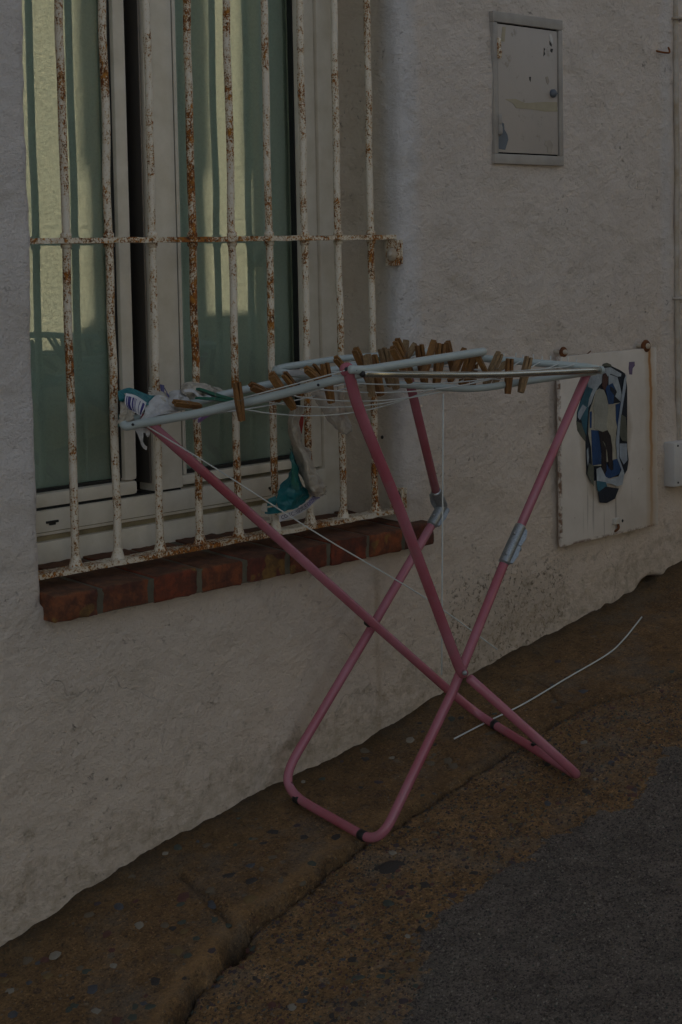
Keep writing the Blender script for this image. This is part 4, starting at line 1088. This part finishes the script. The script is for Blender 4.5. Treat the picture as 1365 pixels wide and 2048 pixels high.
# loose line ends hanging from the rack
tube('loose_line', smooth_path([A(290, 850, -.09), A(440, 942, -.13), A(640, 1070, -.16), A(850, 1195, -.20), A(995, 1299, -.24)], 5), .0015, M['wire'], rack, 6)
tube('loose_line', [A(887, 788, -.36), A(886, 960, -.36), A(885, 1150, -.36), A(884, 1349, -.36)], .0017, M['wire'], rack, 6)
wp = [(909, 1481), (975, 1447), (1050, 1410), (1130, 1362), (1215, 1312), (1247, 1283), (1270, 1255), (1284, 1237)]
pts = [ground_at(*q) + Vector((0, 0, .004)) for q in wp]
bm = bmesh.new(); add_tube(bm, smooth_path(pts, 5), .0019, 8)
o = bm_obj('fallen_wire', bm, M['wire']); tag(o, 'thin pale wire with a bent end lying on the pavement behind the rack feet', 'wire')

# ------------------------------------------------------------------ clothes pegs
def peg_source(kind, mat):
    root = bpy.data.objects.new('clothespin', None); root.empty_display_size = .02; COL.objects.link(root)
    L = .078; w = .0056; th = .0076
    for s in (-1, 1):
        bm = bmesh.new(); n = 10; ring = []
        for k in range(n + 1):
            t = k / n; z = (t - .5) * L
            # open at the handles (top), closed at the jaws
            inner = 0.0004 + (.0022 * max(0, (t - .55) / .45) if t > .55 else .0) + (.0010 if .40 < t < .5 else 0)
            thick = th * (1 - .35 * abs(t - .5) * 2)
            if kind == 'plastic': inner += .006 * max(0, (t - .45)); thick *= .75
            outer = inner + thick
            hw = w * (1 if k not in (0, n) else .86)
            ring.append([bm.verts.new((s * inner, -hw, z)), bm.verts.new((s * outer, -hw, z)), bm.verts.new((s * outer, hw, z)), bm.verts.new((s * inner, hw, z))])
        for a, b in zip(ring[:-1], ring[1:]):
            for j in range(4): bm.faces.new((a[j], a[(j + 1) % 4], b[(j + 1) % 4], b[j]))
        bm.faces.new(ring[0][::-1]); bm.faces.new(ring[-1])
        bm_obj('prong', bm, mat, root)
    bm = bmesh.new(); pts = []
    for k in range(49):
        a = k / 48 * 2 * pi * 3; pts.append(Vector((.0026 * cos(a), -.0048 + .0096 * k / 48, .0026 * sin(a) + .001)))
    add_tube(bm, pts, .0006, 5)
    add_tube(bm, [Vector((-.0068, -.0056, .006)), Vector((0, -.0054, .002)), Vector((.0068, -.0056, .006))], .0006, 5)
    add_tube(bm, [Vector((-.0068, .0056, .006)), Vector((0, .0054, .002)), Vector((.0068, .0056, .006))], .0006, 5)
    bm_obj('spring', bm, M['steel'], root)
    return root
src = {'w': peg_source('wood', M['wood']), 'p': peg_source('wood', M['wood_pale']), 'g': peg_source('plastic', M['green_plastic']), 'v': peg_source('plastic', M['purple_plastic'])}
used_src = set()
def place_peg(kind, a, b, roll, label, Y=None, group=None):
    mx, my = (a[0] + b[0]) / 2, (a[1] + b[1]) / 2
    if Y is None: Y = min(-.06, max(-.5, onz(mx, my, 1.088).y))
    if isinstance(Y, tuple): pa, pb = A(a[0], a[1], Y[0]), A(b[0], b[1], Y[1])
    else: pa, pb = A(a[0], a[1], Y), A(b[0], b[1], Y)
    c = (pa + pb) / 2; zax = (pa - pb).normalized()
    v = toc(c); x = zax.cross(v).normalized(); y = zax.cross(x).normalized()
    Rm = Matrix.Rotation(radians(roll), 3, zax); x = Rm @ x; y = Rm @ y
    s = min(1.12, max(.85, (pa - pb).length / .076))
    root = src[kind]
    if kind in used_src:
        n = root.copy(); COL.objects.link(n)
        for ch in root.children:
            k = ch.copy(); COL.objects.link(k); k.parent = n
        root = n
    used_src.add(kind)
    root.matrix_world = Matrix.Translation(c) @ Matrix((x, y, zax)).transposed().to_4x4() @ Matrix.Scale(s, 4)
    root['label'] = label; root['category'] = 'clothespin'
    root['group'] = group or 'wooden clothespins left on the rack'
    return root
PEG = [
 ('w', (474, 766), (484, 841), 25, 'brown wooden clothespin hanging upright on the near tube, leftmost on the rack', -.295),
 ('w', (541, 746), (590, 819), 70, 'brown wooden clothespin leaning left, second upright one from the left', -.32),
 ('w', (569, 748), (604, 792), 40, 'short dark wooden clothespin tucked behind the leaning one left of the cluster', -.20),
 ('w', (503, 772), (560, 798), 60, 'wooden clothespin lying nearly flat on the lines between the first two upright ones', -.16),
 ('w', (612, 738), (654, 772), 60, 'dark reddish clothespin lying tilted left of the pink hub', -.22),
 ('w', (626, 733), (662, 778), 20, 'dark clothespin crossing behind the reddish tilted one', -.18),
 ('w', (650, 728), (663, 805), 30, 'upright brown clothespin hanging just left of the pink hub', -.33),
 ('w', (672, 717), (706, 757), 60, 'orange brown clothespin leaning against the pink hub', -.30),
 ('w', (711, 699), (742, 768), 65, 'tall brown clothespin leaning left just right of the pink hub', -.36),
 ('p', (735, 710), (744, 792), 70, 'pale grey upright clothespin below and right of the pink hub', -.38),
 ('w', (746, 712), (762, 790), 45, 'narrow dark clothespin right behind the pale upright one', -.34),
 ('p', (765, 698), (782, 772), 30, 'bleached clothespin with a blue smudge left of the tallest leaning pair', -.30),
 ('p', (778, 700), (793, 777), 60, 'bleached clothespin half hidden by the bleached one with the blue smudge', -.27),
 ('w', (782, 690), (824, 770), 75, 'long brown clothespin leaning left in front of the bunch above the folded wing', -.34),
 ('w', (793, 681), (822, 748), 55, 'brown clothespin topping the bunch of pegs at the middle of the rack', -.26),
 ('p', (813, 681), (804, 752), 75, 'pale clothespin standing upright at the right of the middle bunch', -.22),
 ('p', (830, 690), (797, 742), 75, 'pale clothespin leaning right beside the middle bunch', -.20),
 ('w', (839, 691), (850, 768), 25, 'dark brown upright clothespin between the middle bunch and the big pair', -.28),
 ('w', (869, 683), (846, 758), 75, 'broad orange brown clothespin leaning right, left half of the tall pair', -.31),
 ('w', (883, 688), (873, 769), 30, 'brown upright clothespin in the centre of the tall trio', -.28),
 ('w', (895, 684), (909, 752), 70, 'dark clothespin leaning left, right one of the tall trio', -.24),
 ('w', (930, 700), (900, 762), 70, 'brown clothespin leaning right below the end of the folded wing', -.30),
 ('w', (938, 714), (923, 768), 40, 'dark clothespin leaning right under the wing tube, beside the orange one', -.26),
 ('w', (950, 714), (932, 768), 70, 'tan clothespin leaning right under the wing tube end', -.30),
 ('w', (952, 706), (974, 748), 75, 'orange brown clothespin leaning left under the rounded wing end', -.33),
 ('w', (950, 730), (946, 772), 20, 'short dark upright clothespin behind the pegs under the wing end', -.20),
 ('p', (1000, 707), (972, 769), 45, 'grey brown clothespin leaning right, first one clear of the wing end', -.33),
 ('p', (1013, 722), (990, 766), 50, 'dull clothespin leaning right behind the gap right of the wing end', -.27),
 ('w', (1020, 718), (1016, 787), 25, 'ochre upright clothespin, second from the right end of the rack', -.38),
 ('p', (1058, 715), (1042, 784), 30, 'grey brown upright clothespin, rightmost on the rack', -.40),
 ('w', (352, 806), (398, 812), 60, 'small brown clothespin lying on the crumpled white bag at the left', -.12),
 ('g', (392, 786), (467, 802), 10, 'open dark green plastic clothespin on the left part of the rack', -.18),
 ('v', (393, 838), (440, 812), 40, 'faded purple plastic clothespin hooked under the left end of the rack', -.13),
 ('g', (757, 724), (806, 722), 20, 'teal green plastic clothespin lying under the middle bunch of wooden ones', -.24),
]
for k, a, b, roll, lab, Y in PEG:
    place_peg(k, a, b, roll, lab, Y, 'plastic clothespins on the rack' if k in 'gv' else None)

# ------------------------------------------------------------------ plastic bags
def sheet(name, grid, mat, parent=None, n=8, amp=.006, sc=.03, seed=0, ragged=0.0, thick=.0):
    """grid: rows of (px,py,Y) control points, interpolated into a crumpled film"""
    R_ = len(grid); C_ = len(grid[0])
    rows = [smooth_path([A(*p) for p in row], n) for row in grid]
    m = len(rows[0]); cols = [smooth_path([rows[r][c] for r in range(R_)], n) for c in range(m)]
    h = len(cols[0]); vs = []; uv = []
    for c in range(m):
        for r in range(h):
            p = cols[c][r].copy(); u_, v_ = c / (m - 1), r / (h - 1)
            e1 = float(fbm(p.x * 1.3 + p.y, p.z, sc, 50 + seed, 3)); e2 = float(fbm(p.x, p.z + 5, sc * .8, 60 + seed, 2))
            fold = abs(float(vn(u_ * 9 + v_ * 2, v_ * 2, 1.0, 70 + seed)))
            p += Vector((e2 * amp * .4, (e1 * 1.2 + fold - .2) * amp * 1.6, e2 * amp * .3))
            vs.append(p); uv.append((u_, v_))
    fs = []
    for c in range(m - 1):
        for r in range(h - 1):
            edge = min(c, r, m - 2 - c, h - 2 - r)
            if ragged and edge <= 1 and random.random() < ragged / (edge + 1): continue
            fs.append((c * h + r, (c + 1) * h + r, (c + 1) * h + r + 1, c * h + r + 1))
    o = mesh_obj(name, vs, fs, mat, parent, uvs=uv)
    return o
bagL = empty('torn_bag', A(290, 830, -.05), 'torn teal and white plastic bag with a barcode on the left rack end', 'plastic bag')
sheet('printed_band', [[(236, 782, -.045), (262, 776, -.04), (290, 787, -.04), (316, 792, -.035)], [(238, 800, -.055), (262, 792, -.055), (284, 800, -.05), (312, 800, -.04)], [(248, 806, -.05), (268, 806, -.055), (292, 810, -.05), (300, 808, -.04)]], M['film_teal'], bagL, seed=1, amp=.003)
sheet('barcode', [[(252, 786, -.064), (272, 791, -.066), (293, 805, -.062)], [(251, 806, -.068), (268, 812, -.070), (287, 822, -.068)], [(258, 820, -.062), (272, 826, -.066), (283, 832, -.064)]], M['barcode'], bagL, seed=2, amp=.0012, n=6)
sheet('film', [[(292, 808, -.045), (316, 790, -.04), (338, 800, -.045), (352, 815, -.05)], [(290, 826, -.06), (312, 815, -.06), (335, 815, -.06), (356, 822, -.06)], [(283, 840, -.06), (305, 834, -.065), (330, 828, -.065), (354, 824, -.06)]], M['film_white'], bagL, seed=3, amp=.004)
sheet('film', [[(238, 800, -.045), (248, 788, -.05), (254, 786, -.055)], [(240, 822, -.05), (256, 822, -.06), (268, 838, -.06)], [(238, 848, -.05), (252, 846, -.05), (272, 846, -.055)]], M['film_cream'], bagL, seed=4, amp=.007, ragged=.25)
sheet('film', [[(214, 818, -.03), (222, 808, -.035), (232, 806, -.04)], [(220, 822, -.03), (228, 822, -.035), (238, 826, -.04)]], M['film_cream'], bagL, seed=5, amp=.004, ragged=.3)
sheet('printed_band', [[(238, 828, -.04), (250, 834, -.045), (262, 842, -.05)], [(238, 856, -.04), (250, 852, -.05), (266, 850, -.05)]], simple('dull_teal_film', (.06, .14, .13), .5, var=.4), bagL, seed=14, amp=.006)
sheet('film', [[(238, 848, -.04), (262, 856, -.045), (300, 855, -.045)], [(242, 862, -.04), (264, 860, -.045), (298, 868, -.045)]], M['film_white'], bagL, seed=6, amp=.004, ragged=.2)
sheet('torn_strip', [[(270, 858, -.045), (286, 856, -.045)], [(276, 872, -.045), (288, 868, -.05)], [(281, 886, -.045), (287, 880, -.048)], [(288, 896, -.045), (292, 890, -.045)], [(296, 900, -.045), (298, 893, -.045)]], M['film_white'], bagL, n=4, seed=7, amp=.003)
sheet('torn_strip', [[(290, 860, -.045), (302, 862, -.045)], [(293, 870, -.045), (301, 868, -.05)], [(296, 874, -.045), (299, 872, -.048)]], M['film_white'], bagL, n=4, seed=8, amp=.003)
bagM = empty('crumpled_bag', A(390, 795, -.08), 'crumpled white plastic bag bunched on the lines beside the green clothespin', 'plastic bag')
sheet('film', [[(300, 775, -.0), (320, 782, -.02), (345, 790, -.03)], [(298, 790, -.02), (322, 798, -.045), (350, 808, -.05)], [(316, 792, -.02), (336, 812, -.045), (356, 822, -.05)]], M['film_cream'], bagM, seed=9, amp=.009, ragged=.2)
sheet('printed_band', [[(318, 768, -.0), (330, 770, -.01), (334, 778, -.02)], [(322, 780, -.01), (332, 786, -.03), (340, 796, -.04)]], simple('violet_film', (.13, .12, .26), .5, var=.5), bagM, seed=10, amp=.006, ragged=.3)
sheet('film', [[(338, 790, -.03), (352, 780, -.04), (372, 784, -.05), (392, 796, -.05)], [(334, 806, -.05), (352, 802, -.07), (374, 806, -.07), (386, 812, -.06)], [(340, 818, -.05), (356, 818, -.065), (372, 818, -.07), (385, 816, -.06)]], M['film_white'], bagM, seed=11, amp=.012, sc=.022)
sheet('film', [[(362, 776, -.03), (380, 764, -.03), (410, 768, -.03), (440, 776, -.03)], [(366, 786, -.06), (386, 776, -.07), (412, 780, -.07), (444, 784, -.05)], [(378, 800, -.05), (396, 792, -.06), (420, 790, -.06), (440, 790, -.04)], [(386, 808, -.03), (402, 806, -.04), (424, 800, -.04), (438, 794, -.03)]], M['film_cream'], bagM, seed=12, amp=.013, sc=.02, n=9)
sheet('fold', [[(366, 780, -.08), (384, 778, -.085), (402, 790, -.085), (420, 797, -.08)], [(370, 784, -.085), (386, 785, -.09), (400, 797, -.085), (418, 800, -.08)]], M['film_white'], bagM, seed=13, amp=.003)
bagH = empty('hanging_bag', A(585, 880, -.02), 'long twisted plastic bag, white above and green below, hanging by the sixth bar', 'plastic bag')
Z6 = lambda x, y, Y: (500 + x / 5.69, 780 + y / 5.69, Y)
sheet('twisted_film', [[Z6(450, 240, -.03), Z6(520, 200, -.05), Z6(610, 180, -.03)], [Z6(440, 400, -.02), Z6(500, 400, -.05), Z6(560, 400, -.03)], [Z6(450, 520, -.02), Z6(520, 540, -.05), Z6(610, 600, -.02)],
      [Z6(510, 700, -.01), Z6(600, 700, -.045), Z6(700, 705, -.01)], [Z6(560, 900, -.01), Z6(660, 900, -.05), Z6(760, 900, -.0)], [Z6(610, 1060, -.01), Z6(710, 1070, -.05), Z6(840, 1080, 0)], [Z6(660, 1160, -.01), Z6(740, 1180, -.04), Z6(860, 1150, 0)], [Z6(700, 1190, -.01), Z6(760, 1215, -.03), Z6(855, 1205, 0)]], M['film_cream'], bagH, n=7, seed=20, amp=.006, sc=.018)
sheet('printed_film', [[Z6(455, 660, -.0), Z6(465, 690, -.01), Z6(480, 720, -.005)], [Z6(465, 860, -.0), Z6(505, 860, -.02), Z6(545, 870, -.005)], [Z6(400, 1030, -.0), Z6(490, 1040, -.03), Z6(590, 1050, -.01)], [Z6(310, 1160, .0), Z6(480, 1180, -.03), Z6(680, 1180, -.01)], [Z6(300, 1300, .0), Z6(450, 1290, -.02), Z6(660, 1240, -.01)], [Z6(330, 1410, .0), Z6(440, 1370, -.02), Z6(610, 1300, -.01)]], M['film_teal'], bagH, n=7, seed=21, amp=.006, sc=.018)
sheet('green_film', [[Z6(462, 700, -.018), Z6(475, 730, -.022)], [Z6(480, 900, -.026), Z6(540, 900, -.028)], [Z6(480, 1010, -.036), Z6(550, 1030, -.030)], [Z6(470, 1120, -.036), Z6(560, 1140, -.036)]], M['film_green'], bagH, n=5, seed=22, amp=.003)
sheet('printed_film', [[Z6(200, 1240, .01), Z6(300, 1200, .0)], [Z6(190, 1340, .01), Z6(310, 1330, .0)], [Z6(190, 1440, .01), Z6(330, 1420, .0)]], M['film_teal'], bagH, n=5, seed=23, amp=.005, ragged=.15)
sheet('film', [[Z6(150, 1290, .01), Z6(200, 1280, .005)], [Z6(130, 1400, .01), Z6(215, 1410, .005)], [Z6(120, 1490, .01), Z6(240, 1480, .005)]], M['film_cream'], bagH, n=5, seed=24, amp=.006, ragged=.2)
sheet('hem', [[Z6(330, 1430, -.008), Z6(480, 1375, -.018), Z6(640, 1270, -.018), Z6(730, 1190, -.012), Z6(800, 1185, -.01)], [Z6(335, 1505, -.008), Z6(500, 1440, -.018), Z6(650, 1360, -.018), Z6(760, 1260, -.012), Z6(800, 1235, -.01)]], M['hem'], bagH, n=6, seed=25, amp=.001)
sheet('scrap', [[Z6(570, 290, .0), Z6(610, 270, .0)], [Z6(555, 400, -.0), Z6(610, 390, -.0)], [Z6(575, 480, .0), Z6(600, 500, .0)]], M['red_plastic'], bagH, n=4, seed=26, amp=.003)
# lettering on the hem
def lettering(text, p0, p1, size, mat, parent, out=.004):
    cu = bpy.data.curves.new('lettering', 'FONT'); cu.body = text; cu.size = size; cu.extrude = .0002; cu.resolution_u = 3
    tmp = bpy.data.objects.new('lettering', cu); COL.objects.link(tmp)
    dg = bpy.context.evaluated_depsgraph_get(); me = bpy.data.meshes.new_from_object(tmp.evaluated_get(dg))
    bpy.data.objects.remove(tmp); me.materials.clear(); me.materials.append(mat)
    x = (p1 - p0).normalized(); n = toc(p0); z = (n - x * n.dot(x)).normalized(); y = z.cross(x)
    Mx = Matrix.Translation(p0 + z * out) @ Matrix((x, y, z)).transposed().to_4x4()
    me.transform(Mx); me.transform(Matrix.Translation(-parent_world(parent)))
    o = bpy.data.objects.new('lettering', me); link(o, parent); return o
lettering('CO-1C:', A(*Z6(352, 1478, -.022)), A(*Z6(520, 1420, -.026)), .0115, M['ink_black'], bagH)
bagT = empty('thin_bag', A(660, 830, -.10), 'thin see-through whitish bag hanging in a pouch left of the near pink leg', 'plastic bag')
sheet('film', [[Z6(690, 40, -.16), Z6(800, 10, -.18), Z6(940, 0, -.18), Z6(1070, 30, -.16)], [Z6(740, 130, -.15), Z6(860, 140, -.19), Z6(980, 130, -.19), Z6(1085, 160, -.15)], [Z6(810, 240, -.15), Z6(900, 260, -.19), Z6(1010, 260, -.19), Z6(1110, 290, -.15)],
      [Z6(890, 350, -.15), Z6(960, 370, -.18), Z6(1060, 380, -.18), Z6(1150, 400, -.15)], [Z6(960, 430, -.15), Z6(1010, 450, -.17), Z6(1080, 460, -.17), Z6(1160, 455, -.15)], [Z6(1040, 500, -.15), Z6(1060, 505, -.16), Z6(1085, 515, -.16), Z6(1110, 495, -.15)]], M['film_thin'], bagT, n=7, seed=30, amp=.006, sc=.02)
bagS = empty('small_scrap_bag', A(640, 750, -.15), 'scraps of clear plastic caught among the clothespins left of the pink hub', 'plastic bag')
sheet('film', [[(560, 742, -.12), (600, 738, -.13), (640, 742, -.14), (668, 752, -.15)], [(565, 752, -.12), (604, 750, -.15), (642, 756, -.15), (664, 766, -.15)]], M['film_thin'], bagS, n=7, seed=31, amp=.008)

# ------------------------------------------------------------------ the rest of the street (out of frame; it shades and is mirrored in the panes; narrow block and gap walls added to shape the sun bands)
def block(name, x0, x1, y0, y1, z0, z1, lab, mat=None):
    root = empty(name, ((x0 + x1) / 2, (y0 + y1) / 2, z0), lab, 'house')
    bm = bmesh.new(); add_box(bm, x0, x1, y0, y1, z0, z1); bm_obj('wall', bm, mat or M['cream'], root)
    bm = bmesh.new(); add_box(bm, x0 - .05, x1 + .05, y0 - .06, y1 + .06, z1 + .003, z1 + .12); bm_obj('roof', bm, M['brick'], root)
block('opposite_house', 2.6, 22, -9, -4.0, -3.2, 3.2, 'cream stuccoed house across the street, sunlit in strips mirrored by the window panes')
block('sun_gap_block', 5.25, 6.05, 0.0, 5, -1, 6.6, 'unseen block added between the two sun gaps, shading the wall across the street')  # added to split the sunlight into two bands
block('far_house', 6.40, 24, 0.0, 5, -1, 6.6, 'long house farther up the street beyond the second added sun gap')
block('lower_house', -24, -7.6, 0.0, 5, -5, 5.6, 'house farther down the street on the same side')
for x0, x1, lab in ((4.69, 5.25, 'unseen wall added in the first sun gap to cut its light strip short'), (6.05, 6.40, 'unseen wall added in the second sun gap to cut its light strip short')):  # added walls, height set by where the sun bands end
    root = empty('sun_gap_wall', ((x0 + x1) / 2, .2, 0), lab, 'wall')
    bm = bmesh.new(); vs = add_box(bm, x0, x1, .1, .3, -1, 3.19)
    if x0 < 5:
        for v in vs:
            if v.co.z > 2: v.co.z += (v.co.x - 5.25) * .52
    bm_obj('masonry', bm, M['cream'], root)
